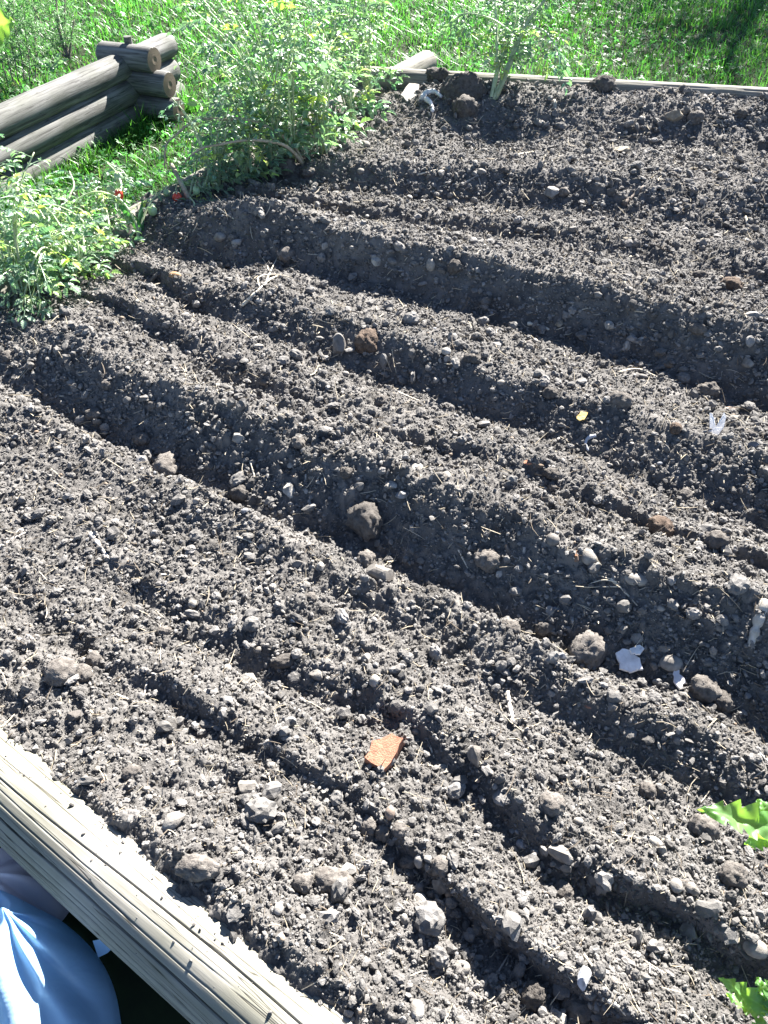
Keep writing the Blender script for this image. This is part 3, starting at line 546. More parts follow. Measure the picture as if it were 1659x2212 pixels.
# terracotta shard: a thick broken piece with a flat face
def slab_from_outline(name, outline_px, tilt_up, thick, mk, label, cat, tint=(1, 1, 1), rough=.0015, lift=.004, group=None):
    c = np.mean(outline_px, 0); p = hit(*c); t = depth(p)
    P = np.array([at_z(u, v, p[2]) for u, v in outline_px]) - p
    n = len(P); r2 = np.random.default_rng(int(c[0]))
    Q = []
    for k in range(n):
        for f in (0, .33, .66): Q.append(P[k] + (P[(k + 1) % n] - P[k]) * f + r2.normal(0, rough, 3) * [1, 1, 0])
    Q = np.array(Q); n = len(Q)
    mid = Q * .55 + r2.normal(0, rough * .6, Q.shape) * [1, 1, .35]; top = np.concatenate([Q, mid]); up = np.array([0, 0, thick])
    tl = np.array(tilt_up)
    def zt(V): V = V.copy(); V[:, 2] += V[:, 0] * tl[0] + V[:, 1] * tl[1]; return V
    A = zt(Q) + up; Bm = zt(mid) + up; C = zt(Q * 1.04); ctr = zt(np.zeros((1, 3))) + up
    V = np.concatenate([A, Bm, ctr, C, zt(np.zeros((1, 3)))]); j = np.arange(n); j2 = (j + 1) % n
    F4 = np.concatenate([np.stack([j, j2, n + j2, n + j], -1), np.stack([2 * n + 1 + j, 2 * n + 1 + j2, j2, j], -1)])
    F3 = np.concatenate([np.stack([n + j, n + j2, np.full(n, 2 * n)], -1), np.stack([2 * n + 1 + j2, 2 * n + 1 + j, np.full(n, 3 * n + 1)], -1)])
    me = mesh_np(name, V, [F4, F3], np.broadcast_to(np.asarray(tint, float), (len(V), 3)), False)
    return link(name, me, M[mk], label=label, cat=cat, group=group, loc=p + np.array([0, 0, lift]))
slab_from_outline('brick_shard', [(790, 1655), (806, 1624), (845, 1604), (870, 1612), (850, 1655), (826, 1680)], (-.12, .12), .034, 'brick', 'terracotta brick shard lying in the middle of the near furrows', 'brick shard', lift=-.002)
slab_from_outline('white_chip', [(1328, 1420), (1345, 1415), (1372, 1428), (1385, 1450), (1360, 1457), (1340, 1448)], (.1, .35), .004, 'paper', 'broad white chip lying flat at the right trench foot', 'chip', (1.05, 1.05, 1.08), lift=.012)
slab_from_outline('white_chip', [(1357, 1412), (1378, 1405), (1389, 1412), (1378, 1422), (1362, 1421)], (0, .3), .004, 'paper', 'small white chip just above the broad white chip', 'chip', (1, 1, 1), lift=.014)
slab_from_outline('white_chip', [(1447, 1462), (1462, 1460), (1476, 1480), (1470, 1495), (1455, 1485)], (.1, .3), .004, 'paper', 'narrow pale chip below the pale triangular stone', 'chip', (.85, .85, .9), lift=.012)
slab_from_outline('paper_scrap', [(1526, 915), (1534, 920), (1540, 938), (1556, 915), (1560, 920), (1545, 955), (1532, 962)], (.1, .6), .003, 'paper', 'torn white scrap shaped like a V on the right furrow', 'scrap', (1, 1, 1), lift=.012)
slab_from_outline('yellow_leaf', [(1244, 907), (1256, 898), (1266, 903), (1260, 913), (1248, 914)], (.1, .3), .002, 'paper', 'small yellow dead leaf on the right furrow crest', 'dead leaf', (1, .72, .25), lift=.012)
slab_from_outline('dead_leaf', [(866, 210), (884, 199), (905, 201), (900, 212), (880, 218)], (.1, .3), .002, 'paper', 'grey dry leaf on the soil left of the curled white leaf', 'dead leaf', (.6, .56, .52), lift=.02)

# sticks, straws and scraps, each a thing
def strand(name, pts, wpx, tint, label, cat='straw', lift=.004, mk='fibre', extra=(), sides=6, arch=0, group='loose straws and sticks'):
    P3 = [hit(u, v) for u, v in pts]; P3 = np.array([q + [0, 0, lift] for q in P3]); t = depth(P3[0]); n = max(6, 5 * len(pts))
    o = P3[0].copy(); C = crom(P3, n); C[:, 2] += arch * np.sin(np.linspace(0, np.pi, n)); r = wpx * t / FPX / 2
    b = MB(); V, F = tube(C, r * (np.linspace(1.15, .55, n)) * (1 + .18 * rng.normal(size=n)).clip(.7, 1.3), sides); b.add(V, F, tint)
    for e in extra:
        Q = np.array([hit(u, v) + [0, 0, lift + .004] for u, v in e]); Cq = crom(Q, 8); V, F = tube(Cq, r * np.linspace(.7, .3, 8), 5); b.add(V, F, tint)
    b.build(name, M[mk], smooth=True, origin=o, label=label, cat=cat, group=group)
SW, SD, SG = (.62, .56, .46), (.16, .13, .11), (.36, .33, .3)
LST = [
 ('straw', [(1318,1252),(1345,1277),(1376,1311)], 5, SW, 'forked straw with feathered tip lying on the trench bank', [[(1331,1262),(1300,1258),(1266,1268)], [(1325,1258),(1297,1250)], [(1340,1272),(1300,1273)]]),
 ('twig', [(523,663),(555,632),(580,608),(600,598)], 6, SW, 'branching twig bleached pale, lying across the left furrow', [[(576,611),(585,590),(600,560)], [(561,625),(560,602),(600,598),(632,605)], [(581,590),(575,572),(565,560)]]),
 ('wood_chip', [(196,1155),(238,1212)], 13, (.5,.46,.42), 'flat grey wood chip at left above the near furrows', []),
 ('twig', [(0,1187),(28,1168),(62,1151)], 8, SG, 'thick grey twig at the left edge of the soil', []),
 ('straw', [(330,1247),(354,1244),(409,1250)], 5, SW, 0, []), ('straw', [(173,1500),(208,1554)], 5, SW, 0, []), ('straw', [(253,1503),(310,1527)], 5, SW, 0, []), ('straw', [(321,1467),(306,1527)], 4, SG, 0, []),
 ('straw', [(510,1161),(552,1179),(579,1219)], 4, SW, 0, []), ('straw', [(549,1280),(597,1241)], 6, SG, 0, []), ('straw', [(629,1342),(662,1348)], 7, (.8,.76,.7), 0, []), ('stick', [(738,1319),(748,1366)], 7, SW, 0, []),
 ('straw', [(208,1630),(264,1633)], 8, SW, 0, []), ('straw', [(546,1864),(630,1880)], 7, SW, 0, []), ('straw', [(1300,2157),(1330,2172),(1354,2196)], 11, (.7,.64,.54), 'broad dry straw blade near the bottom edge', []), ('straw', [(1260,2063),(1290,2105),(1314,2142)], 5, SW, 0, []),
 ('stick', [(1655,1300),(1635,1350),(1618,1400)], 24, (.45,.42,.38), 'thick pale piece of wood leaning at the right edge', []),
 ('wood_chip', [(1139,701),(1170,708),(1200,722)], 8, SW, 'pale wood splinter at the foot of the upper ridge', []), ('wood_chip', [(1094,1498),(1100,1525),(1108,1562)], 13, (.45,.42,.38), 'grey wood chip standing in the shaded right furrows', []), ('wood_chip', [(1388,1498),(1396,1540)], 9, SG, 0, []),
 ('stick', [(1197,219),(1199,240),(1201,267)], 8, SG, 'short upright stick on the far bank', []), ('twig', [(1521,208),(1552,243),(1564,289)], 5, SG, 'bent twig on the far bank at right', []), ('stick', [(1347,445),(1388,405)], 11, SD, 'dark stick on the upper ridge face at right', []), ('wood_chip', [(1306,382),(1310,404)], 10, SG, 0, []),
 ('stick', [(1132,1185),(1130,1225)], 8, SG, 0, []), ('stick', [(1093,1180),(1110,1220),(1125,1240)], 9, SD, 0, []), ('straw', [(687,1020),(675,1060),(666,1090)], 4, SW, 0, []), ('straw', [(668,1068),(690,1030)], 4, SW, 0, []), ('straw', [(696,1036),(682,1104)], 4, SW, 0, []),
 ('straw', [(541,1000),(553,1042)], 4, SW, 0, []), ('straw', [(661,1027),(661,1062)], 4, SG, 0, []), ('straw', [(895,1154),(905,1118)], 4, SW, 0, []), ('straw', [(1143,645),(1158,655),(1159,676)], 4, SW, 0, []), ('stick', [(1255,598),(1236,665)], 6, SG, 'grey stick leaning on the upper ridge face', []),
 ('straw', [(1335,807),(1380,800),(1440,828)], 4, SW, 'long curved straw in the shaded right furrow', []), ('straw', [(1537,1000),(1520,1060)], 4, SW, 0, []), ('straw', [(1610,470),(1619,512)], 5, SW, 0, []), ('straw', [(1325,590),(1336,570)], 5, SW, 0, []),
 ('straw', [(470,452),(510,478)], 4, SW, 0, []), ('straw', [(700,500),(714,518)], 4, SW, 0, []), ('straw', [(400,760),(450,785)], 6, SG, 0, []), ('straw', [(400,930),(370,990)], 4, SG, 0, []), ('straw', [(990,1190),(1010,1230)], 4, SW, 0, []), ('straw', [(1030,372),(1041,412)], 4, SG, 0, []), ('straw', [(1000,400),(1045,372)], 5, SG, 0, []),
 ('straw', [(900,380),(960,365)], 4, SW, 0, []), ('straw', [(1100,340),(1160,328)], 4, SW, 0, []), ('straw', [(530,1590),(570,1600)], 4, SW, 0, []), ('straw', [(918,1585),(938,1640)], 6, SW, 0, []), ('straw', [(940,1690),(962,1672)], 5, SG, 0, []), ('straw', [(660,1780),(720,1830)], 4, SG, 0, []), ('straw', [(1240,1660),(1290,1630)], 4, SG, 0, []), ('straw', [(1370,1590),(1420,1630)], 4, SG, 0, []), ('straw', [(1320,1800),(1385,1815)], 4, SW, 0, []),
 ('straw', [(430,1400),(470,1375)], 4, SW, 0, []), ('straw', [(840,1900),(800,1860)], 4, SG, 0, []), ('straw', [(1070,2110),(1100,2060)], 5, SG, 0, []), ('straw', [(1600,1700),(1650,1665)], 5, SG, 0, []), ('straw', [(860,850),(905,868)], 4, SW, 0, []), ('straw', [(920,215),(890,268)], 3, SG, 0, []),
]
for nm, pts, wp, tn_, lab, ex in LST:
    m_ = np.mean(pts, 0)
    lab = lab or auto_label({'straw': 'pale dry straw' if tn_ == SW else 'grey dry straw', 'stick': 'short stick', 'wood_chip': 'grey wood chip', 'twig': 'twig'}[nm] + ' lying', m_[0], m_[1])
    strand(nm, pts, wp, tn_, lab, {'wood_chip': 'wood chip'}.get(nm, nm), extra=ex)
strand('plastic_strip', [(1286, 944), (1270, 950), (1264, 962), (1270, 978)], 8, (.45, .47, .52), 'curled grey plastic strip in the right furrow', 'strip', lift=.006, group='scraps in the soil')
strand('curled_leaf', [(912, 222), (920, 210), (938, 207), (953, 218)], 12, (.75, .74, .76), 'curled white dry leaf below the far corner mound', 'dead leaf', lift=.02, group='scraps in the soil')
strand('curled_leaf', [(920, 224), (930, 232), (934, 250)], 11, (.68, .68, .72), 'lower white dry leaf hanging below the curled one', 'dead leaf', lift=.02, group='scraps in the soil')

# ------------------------------------------------------------------ leaves
def leaflet(L, W, lobes, seed, fold=.35, curl=.5):
    r2 = np.random.default_rng(seed); n = 11; t = np.linspace(0, 1, n)
    wd = W * (np.sin(np.pi * t ** .75)) ** .85
    saw = 1 + (.34 * (np.abs(((t * lobes) % 1) - .5) * 2 - .5)) * (t > .05) * (t < .96)
    wd = wd * saw; wd[0] = W * .06; wd[-1] = 0
    ang = curl * t * t; cx = np.cumsum(np.cos(ang)) / n * L; cz = -np.cumsum(np.sin(ang)) / n * L
    mid = np.stack([cx, 0 * cx, cz], -1)
    wav = .10 * W * np.sin(t * lobes * 6.28 + r2.uniform(0, 6))
    lf = mid + np.stack([0 * t + .10 * wd, wd * math.cos(fold), wd * math.sin(fold) + wav], -1); rt = mid + np.stack([0 * t + .10 * wd, -wd * math.cos(fold), wd * math.sin(fold) - wav], -1)
    V = np.concatenate([mid, lf, rt]); i = np.arange(n - 1)
    F = np.concatenate([np.stack([i, i + 1, n + i + 1, n + i], -1), np.stack([i + 1, i, 2 * n + i, 2 * n + i + 1], -1)])
    return V, F
def frame_from(d, up):
    d = d / (np.linalg.norm(d) + 1e-9); y = np.cross(up, d); y /= np.linalg.norm(y) + 1e-9; return np.stack([d, y, np.cross(d, y)], -1)
def compound(L, npair, seed, droop=.5):
    r2 = np.random.default_rng(seed); Vs, Fs, off = [], [], 0
    t = np.linspace(0, 1, 9); rach = np.stack([L * t * (1 - .12 * t), .04 * L * np.sin(t * 3), -droop * L * .45 * t ** 2], -1)
    V, F = tube(rach, L * .011 * (1.2 - .7 * t), 4, False); Vs.append(V); Fs.append(F[0]); off += len(V); stem_n = len(V)
    spots = [(1.0, 0)]
    for k in range(npair):
        f = .3 + .62 * k / max(1, npair - 1); spots += [(f, 1), (f, -1)]
        if k: spots += [(f - .1, r2.choice([-1, 1]))]
    for q, (f, sd) in enumerate(spots):
        small = q > 0 and q % 3 == 0 and q > 2
        ll = L * (.36 if sd == 0 else (.13 if small else .30)) * r2.uniform(.8, 1.15)
        V, F = leaflet(ll, ll * r2.uniform(.17, .28), r2.integers(3, 6), seed * 31 + q, r2.uniform(.1, .7), r2.uniform(.2, 1.3))
        a = sd * r2.uniform(.85, 1.25); d = np.array([math.cos(a), math.sin(a), r2.uniform(-.5, .1)]); B = frame_from(d, np.array([r2.uniform(-.3, .3), r2.uniform(-.4, .4), 1.]))
        V = V @ B.T; V += rach[min(8, int(round(f * 8)))] + d * (ll * .1 if sd else 0); Vs.append(V); Fs.append(F + off); off += len(V)
    return np.concatenate(Vs), np.concatenate(Fs)
CT = [compound(1.0, 2 + k % 2, 200 + k, .2 + .25 * (k % 4)) for k in range(9)]
def put_leaf(b, p, d, size, tint, up=None, tmpl=None):
    V, F = tmpl or CT[rng.integers(0, len(CT))]
    up = np.array([0, 0, 1.]) + rng.normal(0, .35, 3) if up is None else up
    b.add(V * size @ frame_from(np.asarray(d, float), up).T + p, [F], tint)
def leaf_tint():
    k = rng.random()
    base = np.array([1, 1, 1.]) if k < .6 else (np.array([1.3, 1.2, .75]) if k < .72 else (np.array([.65, .8, .85]) if k < .95 else np.array([1.9, 1.55, .6])))
    return base * rng.uniform(.75, 1.3)
def tomato_plant(label, stems, leaves=10, size=(.09, .15), base_px=None, bare=.12, stem_r=.005, fruit=(), extra=None, stemmat='stem', wild=0, group='tomato plants along the bed'):
    """stems: list of world polylines"""
    o = np.asarray(stems[0][0], float); root = link('tomato_plant', None, label=label, cat='tomato plant', group=group, loc=o)
    sb, lb = MB(), MB()
    for s_i, P in enumerate(stems):
        n = 24; C = crom(np.array(P) - o, n); V, F = tube(C, (stem_r if np.isscalar(stem_r) else stem_r[s_i]) * np.linspace(1, .4, n), 6); sb.add(V, F, rng.uniform(.8, 1.2))
        nl = leaves if np.isscalar(leaves) else leaves[s_i]
        for q in range(nl):
            f = bare + (1 - bare) * (q + rng.uniform(0, .9)) / nl; k = min(n - 2, int(f * (n - 1))); T = C[k + 1] - C[k]; T /= np.linalg.norm(T) + 1e-9
            a = q * 2.4 + rng.uniform(-.5, .5); sd = np.array([math.cos(a), math.sin(a), 0]); d = sd * .9 + T * .45 + np.array([0, 0, rng.uniform(-.35, .25)])
            put_leaf(lb, C[k], d, rng.uniform(*size) * (1.1 - .35 * f), leaf_tint())
    sb.build('stem', M[stemmat], root, True)
    if lb.n: lb.build('foliage', M['leaf'], root, False)
    for (p, r, ripe) in fruit:
        V, F = ICO3; tm = MB(); Vv = V * np.array([r, r, r * 1.22]); tm.add(Vv + (np.asarray(p) - o), [F]); fo = tm.build('ripe_tomato' if ripe else 'unripe_tomato', M['red' if ripe else 'green'], root, True)
        cb = MB()
        for k in range(5):
            V2, F2 = leaflet(r * .9, r * .16, 2, k, .1, .9); a = k * 1.257; B = frame_from(np.array([math.cos(a), math.sin(a), .1]), np.array([0, 0, 1.])); cb.add(V2 @ B.T + (np.asarray(p) - o) + [0, 0, r * 1.2], [F2])
        Vt, Ft = tube(np.array([[0, 0, r * 1.15], [0, .004, r * 1.9], [.006, .01, r * 2.6]]) + (np.asarray(p) - o), .0014, 4); cb.add(Vt, Ft)
        cb.build('calyx', M['stem'], fo)
    return root
def path(px, t0, dts):             # polyline through frame points at depths t0 + dt
    return [pix(u, v, t0 + dt) for (u, v), dt in zip(px, dts)]
def bush(u, v, n, h, spread, lean, seed):
    r2 = np.random.default_rng(seed); b = hit(u, v); out = []
    for k in range(n):
        a = r2.uniform(0, 6.28); hh = h * r2.uniform(.65, 1.1); off = np.array([math.cos(a), math.sin(a)]) * spread * r2.uniform(.4, 1.1) + np.array(lean) * hh * r2.uniform(.5, 1.2)
        st = b + np.array([r2.normal(0, .015), r2.normal(0, .015), -.01])
        out.append([st, st + np.array([off[0] * .25, off[1] * .25, hh * .4]), st + np.array([off[0] * .6, off[1] * .6, hh * .78]), st + np.array([off[0] * 1.05, off[1] * 1.05, hh])])
    return out
# near-left plant hanging over the left timber
tA = depth(hit(130, 600))
sA = [path([(150, 615), (125, 545), (60, 505), (-30, 520)], tA, [0, -.05, -.08, -.1]), path([(160, 605), (150, 530), (110, 460), (60, 430)], tA, [0, -.03, 0, .06]),
      path([(150, 610), (130, 560), (95, 535), (70, 570), (52, 640), (40, 690)], tA, [0, -.08, -.15, -.2, -.22, -.22]), path([(90, 545), (80, 590), (85, 660), (75, 735)], tA, [-.15, -.2, -.22, -.2]),
      path([(155, 610), (170, 560), (150, 500), (60, 545), (0, 560)], tA, [0, -.05, -.08, -.12, -.15]), path([(160, 600), (180, 520), (150, 480), (100, 500)], tA, [0, -.02, .02, .04]), path([(150, 600), (60, 560), (-40, 480)], tA, [0, .05, .1]), path([(150, 605), (100, 480), (40, 400), (0, 390)], tA, [0, .02, .1, .16])]
tomato_plant('pale leggy tomato plant drooping over the left edge, its lowest shoot hanging onto the soil', sA, leaves=24, size=(.09, .15), stem_r=.005, bare=.08, fruit=[(pix(75, 470, tA - .03), .014, False), (pix(100, 505, tA - .1), .014, False), (pix(80, 525, tA - .15), .012, False)])
# arched stem with the red tomato
tB = depth(hit(297, 515))
sB = [path([(297, 520), (295, 487), (276, 451), (255, 429), (218, 415), (182, 422), (145, 451), (124, 484)], tB, [0, -.02, -.04, -.05, -.05, -.04, -.02, 0]),
      path([(297, 515), (310, 470), (330, 430), (365, 400)], tB, [0, .02, .05, .08]), path([(255, 429), (262, 400), (250, 372), (232, 352)], tB, [-.05, -.02, .02, .05]), path([(145, 451), (150, 425), (160, 400), (150, 370)], tB, [-.02, 0, .03, .06]), path([(124, 484), (190, 480), (240, 478)], tB, [0, -.02, -.03])]
tomato_plant('arching pale stemmed tomato plant with one ripe fruit by the strap leaves', sB, leaves=[12, 8, 10, 10, 9], size=(.07, .13), stem_r=.006, bare=.25, fruit=[(pix(257, 421, tB - .03), .017, True), (pix(240, 413, tB + .02), .017, False), (pix(256, 384, tB + .01), .017, False), (pix(329, 455, tB + .02), .017, False)])
tA2 = depth(hit(225, 540))
sA2 = [path([(225, 545), (215, 500), (190, 465), (150, 440)], tA2, [0, -.02, .02, .06]), path([(225, 545), (235, 490), (225, 440), (200, 400)], tA2, [0, 0, .05, .1]), path([(220, 545), (180, 520), (120, 520), (70, 545)], tA2, [0, -.04, -.08, -.1]), path([(222, 545), (200, 530), (175, 545), (160, 590)], tA2, [0, -.06, -.1, -.1]), path([(225, 545), (170, 470), (100, 440), (30, 450)], tA2, [0, .0, .04, .06])]
tomato_plant('wilting pale tomato plant between the drooping shoot and the strap leaves', sA2, leaves=18, size=(.08, .14), stem_r=.0045, bare=.1)
sA3 = bush(40, 640, 7, .42, .22, (-.1, .3), 91)
tomato_plant('pale bushy tomato plant at the left edge just above the soil', sA3, leaves=13, size=(.09, .15), bare=.1)
# stump plant
tC = depth(hit(405, 432))
sC = [path([(407, 425), (400, 405), (385, 378), (371, 356)], tC, [0, 0, .02, .04]), path([(410, 425), (415, 395), (425, 360), (420, 330)], tC, [0, 0, .03, .05]), path([(408, 425), (420, 440), (412, 456)], tC, [0, -.06, -.1]), path([(412, 425), (440, 400), (450, 365), (440, 345)], tC, [0, 0, .03, .08])]
rC = tomato_plant('small tomato plant with a dry woody stump and one red fruit low on the soil', sC, leaves=[2, 10, 6, 12], size=(.08, .13), stem_r=.0045, fruit=[(pix(383, 428, tC - .02), .019, True), (pix(424, 412, tC - .02), .014, False), (pix(360, 418, tC), .013, False)])
stp = MB(); o_ = np.asarray(sC[0][0]); V, F = tube(crom(np.array(path([(409, 428), (396, 402), (371, 354)], tC, [0, .01, .05])) - o_ + [.0, -.006, 0], 10), .011 * np.linspace(1, .75, 10), 8); stp.add(V, F); stp.build('woody_stump', M['drystem'], rC, True)
# plant with long bare arching stems
tD = depth(hit(655, 352))
sD = [path([(655, 357), (640, 335), (613, 313), (570, 304), (526, 303), (470, 313), (436, 320), (410, 338), (396, 356)], tD, [0, -.06, -.14, -.2, -.24, -.26, -.26, -.24, -.2]), path([(655, 352), (630, 310), (580, 275), (530, 257), (487, 258), (424, 259), (380, 292), (358, 316), (356, 364)], tD, [0, -.06, -.14, -.2, -.24, -.26, -.26, -.24, -.2])]
rD = tomato_plant('old tomato plant with two long bare tan stems arching left over the grass', sD, leaves=[3, 3], size=(.06, .09), stem_r=.008, bare=.5, stemmat='drystem')
# leafy clump behind
for k, (u, v, n, h, sp, ln, sz, lv, lb) in enumerate([
    (700, 335, 11, .62, .26, (-.25, .15), (.11, .19), 10, 'dense leafy tomato plant right behind the bare arching stems'),
    (765, 275, 10, .60, .24, (-.2, .1), (.11, .18), 10, 'leafy tomato plant beside the far corner mound, sprawling over soil'),
    (545, 392, 9, .34, .17, (-.05, .25), (.10, .16), 9, 'low dark tomato plant under the bare arching stems'),
    (630, 350, 11, .72, .30, (-.25, .35), (.11, .19), 11, 'tall tomato plant in the middle of the left border row'),
    (470, 412, 8, .34, .14, (-.05, .25), (.09, .14), 8, 'small shaded tomato plant right of the red fruit and stump'),
    (590, 372, 9, .52, .24, (-.3, .45), (.10, .17), 10, 'spreading tomato plant leaning left over the lawn toward the stacked logs'),
    (800, 225, 9, .64, .22, (-.25, .15), (.10, .17), 10, 'farthest tomato plant of the left border row, by the corner timber')]):
    tomato_plant(lb, bush(u, v, n, h, sp, ln, 70 + k), leaves=lv, size=sz, bare=.15, fruit=[(pix(535 + 40, 95, 4.0), .02, False)] if k == 3 else ())
# plant with thick pale stems at the far timber
tF = depth(hit(1060, 212))
sF = [path([(1060, 216), (1072, 160), (1074, 121), (1070, 12), (1062, -60)], tF, [0, 0, .02, .05, .08]), path([(1066, 216), (1090, 160), (1120, 81), (1153, 0), (1180, -60)], tF, [0, -.02, -.02, .02, .05]), path([(1070, 214), (1092, 165), (1137, 53), (1177, 0), (1230, -60)], tF, [0, -.04, -.06, -.05, -.02]),
      path([(1064, 214), (1080, 140), (1110, 60), (1125, -20)], tF, [0, .02, .06, .1]), path([(1137, 53), (1180, 70), (1200, 110), (1215, 140)], tF, [-.06, -.1, -.12, -.12]), path([(1120, 81), (1060, 40), (1000, 30), (980, 60)], tF, [-.02, 0, .04, .06])]
tomato_plant('tall tomato plant with thick pale stems rising at the far timber', sF, leaves=[30, 32, 32, 30, 18, 22], size=(.10, .17), stem_r=[.012, .013, .012, .008, .005, .005], bare=.36)
# plant whose leaves reach in at the right edge, near the viewer
def near_leaf(b, uv0, uv1, t0, t1, W, seed, upv):
    P0, P1 = pix(*uv0, t0), pix(*uv1, t1); L = np.linalg.norm(P1 - P0)
    r2 = np.random.default_rng(seed); n = 40; t = np.linspace(0, 1, n)
    wd = W * np.sin(np.pi * np.clip(t, .0, 1) ** .8) ** .8; tooth = (1 - ((t * 5.0 + .3) % 1)); wd = wd * (.55 + .62 * tooth ** .8); wd[-1] = 0; wd[0] = .002
    ys = np.linspace(-1, 1, 13); G = []
    for k in range(n):
        for yv in ys:
            vein = .0016 * math.cos((t[k] * 5.0 - abs(yv) * .7) * 6.283) * abs(yv) ** .6
            G.append((t[k] * L, yv * wd[k], .38 * abs(yv) * wd[k] + vein - .16 * L * (t[k] ** 2) + .004 * math.sin(t[k] * 9 + yv * 2)))
    G = np.array(G); B = frame_from(P1 - P0, np.asarray(upv, float)); V = G @ B.T + P0; m = len(ys)
    i = np.arange(n - 1)[:, None] * m; j = np.arange(m - 1)[None]
    F = np.stack([i + j, i + j + 1, i + m + j + 1, i + m + j], -1).reshape(-1, 4)
    vt = np.array([1.0 if abs(yv) > .12 else 1.25 for _ in t for yv in ys])[:, None] * np.ones(3)
    b.add(V, [F], vt)
def near_plant(label, leafs, stem):
    o = stem[0]; root = link('tomato_plant', None, label=label, cat='tomato plant', group='tomato plants along the bed', loc=o)
    b = MB()
    for a in leafs: near_leaf(b, *a)
    b.V = [q - o for q in b.V]; b.build('foliage', M['bigleaf'], root, True)
    s = MB(); V, F = tube(crom(np.array(stem) - o, 20), .0045 * np.linspace(1.2, .6, 20), 7); s.add(V, F); s.build('stem', M['stem'], root, True)
p1 = hit(1760, 1900); j1 = pix(1690, 1795, 1.02)
near_plant('upper right leaf, a big serrated tomato leaf reaching in over the soil', [((1690, 1795), (1524, 1742), 1.02, 1.02, .023, 1, (0.1, -.2, 1)), ((1690, 1800), (1604, 1826), 1.02, 1.05, .014, 2, (0, -.3, 1)), ((1680, 1790), (1640, 1725), 1.02, 1.04, .018, 3, (0, -.4, 1)), ((1690, 1795), (1760, 1730), 1.02, 1.0, .03, 4, (0, 0, 1)), ((1700, 1800), (1780, 1830), 1.02, 1.0, .03, 5, (0, 0, 1))], [p1, (p1 + j1) / 2 + [.03, 0, .05], j1])
p2 = hit(1780, 2240); j2 = pix(1655, 2190, .98)
near_plant('lower right leaf, pale serrated tomato leaf at the bottom right corner', [((1660, 2185), (1560, 2112),   .98, 1.0, .014, 6, (0.1, -.3, 1)), ((1655, 2195), (1566, 2142), .98, 1.02, .012, 7, (0, -.2, 1)), ((1660, 2180), (1640, 2110), .98, 1.0, .014, 8, (0, -.3, 1)), ((1660, 2190), (1740, 2140), .98, .98, .03, 9, (0, 0, 1)), ((1650, 2200), (1625, 2240), .98, .98, .012, 10, (0, -.2, 1))], [p2, (p2 + j2) / 2 + [.03, 0, .04], j2])

# strap leaves (leek) at the left border
lk0 = hit(300, 505); lk = link('leek_plant', None, label='leek with two broad green strap leaves beside the arched tomato stem', cat='leek', loc=lk0); tL = depth(lk0)
for k, pp in enumerate([([(306, 505), (295, 485), (268, 452), (255, 440)], [0, -.02, -.06, -.06]), ([(306, 505), (304, 470), (308, 428)], [0, .0, .03]), ([(300, 505), (285, 480), (281, 455), (262, 470)], [0, .02, .04, .02])]):
    C = crom(np.array(path(pp[0], tL, pp[1])) - lk0, 14); T = np.gradient(C, axis=0); side = np.cross(T, np.array([0, -.7, .7])); side /= np.linalg.norm(side, axis=1)[:, None]
    wd = (.016, .011, .008)[k] * np.sin(np.pi * np.linspace(.25, .98, 14))[:, None]; nrm = np.cross(side, T); nrm /= np.linalg.norm(nrm, axis=1)[:, None]
    V = np.concatenate([C - side * wd, C + nrm * wd * -.35, C + side * wd]); i = np.arange(13); b = MB()
    b.add(V, [np.concatenate([np.stack([i, i + 1, 14 + i + 1, 14 + i], -1), np.stack([14 + i, 14 + i + 1, 28 + i + 1, 28 + i], -1)])]); b.build('strap_leaf', M['strap'], lk, True)

# ------------------------------------------------------------------ lawn blades and clover
def lawn_pts(n, near=False):
    out = []
    while sum(len(q) for q in out) < n:
        a = rng.uniform(-.95, .95, n); yy = 1.2 + 9.3 * rng.random(n) ** 1.15; p = np.stack([a * (yy * .85 + 1.1), yy], -1)
        bad = inside(p[:, 0], p[:, 1], .07); out.append(p[~bad])
    return np.concatenate(out)[:n]
p = lawn_pts(120000); q_ = rng.random((4200, 1)); tuft = KQ - KD * (2.6 * q_) + KE * (.10 + .10 * rng.random((4200, 1))); p = np.concatenate([p, tuft]); n = len(p); d0 = np.sqrt((p ** 2).sum(1) + 2)
H = rng.gamma(5, .013, n).clip(.025, .13) * (1 + .35 * vnoise(p[:, 0] * 2, p[:, 1] * 2, 77)); W = np.clip(d0 / 745 * rng.uniform(.45, .95, n), .0018, .008)
patch = fbm(p[:, 0] * 1.3, p[:, 1] * 1.3, 99, 2)
H = H * (1 + .55 * fbm(p[:, 0] * 6, p[:, 1] * 6, 98, 2)); H[-4200:] *= 1.5
th = rng.uniform(0, 6.28, n); ln = rng.uniform(.2, 1.35, n); d = np.stack([np.cos(th), np.sin(th)], -1); sd = np.stack([-d[:, 1], d[:, 0]], -1)
def bl(f, wv):
    q = p + d * (ln * H * f ** 2)[:, None]; z = LAWN_Z + H * f * (1 - .25 * ln * f)
    return np.concatenate([q - sd * (W * wv / 2)[:, None], z[:, None]], 1), np.concatenate([q + sd * (W * wv / 2)[:, None], z[:, None]], 1)
L0, R0 = bl(0, 1); L1, R1 = bl(.5, .95); Tp = bl(1, 0)[0]
V = np.stack([L0, R0, L1, R1, Tp], 1).reshape(-1, 3); i = np.arange(n) * 5
tn = (rng.uniform(.7, 1.35, (n, 1)) * np.array([[1, 1, 1.]]) * (1 + .25 * patch[:, None])); dry = rng.random(n) < .05; tn[dry] *= [2.4, 1.3, 1.6]
me = mesh_np('lawn_grass', V, [np.stack([i, i + 1, i + 3, i + 2], -1), np.stack([i + 2, i + 3, i + 4], -1)], np.repeat(tn, 5, 0), True)
link('lawn_grass', me, M['grass'], label='short green grass of the lawn', cat=None, kind='stuff')
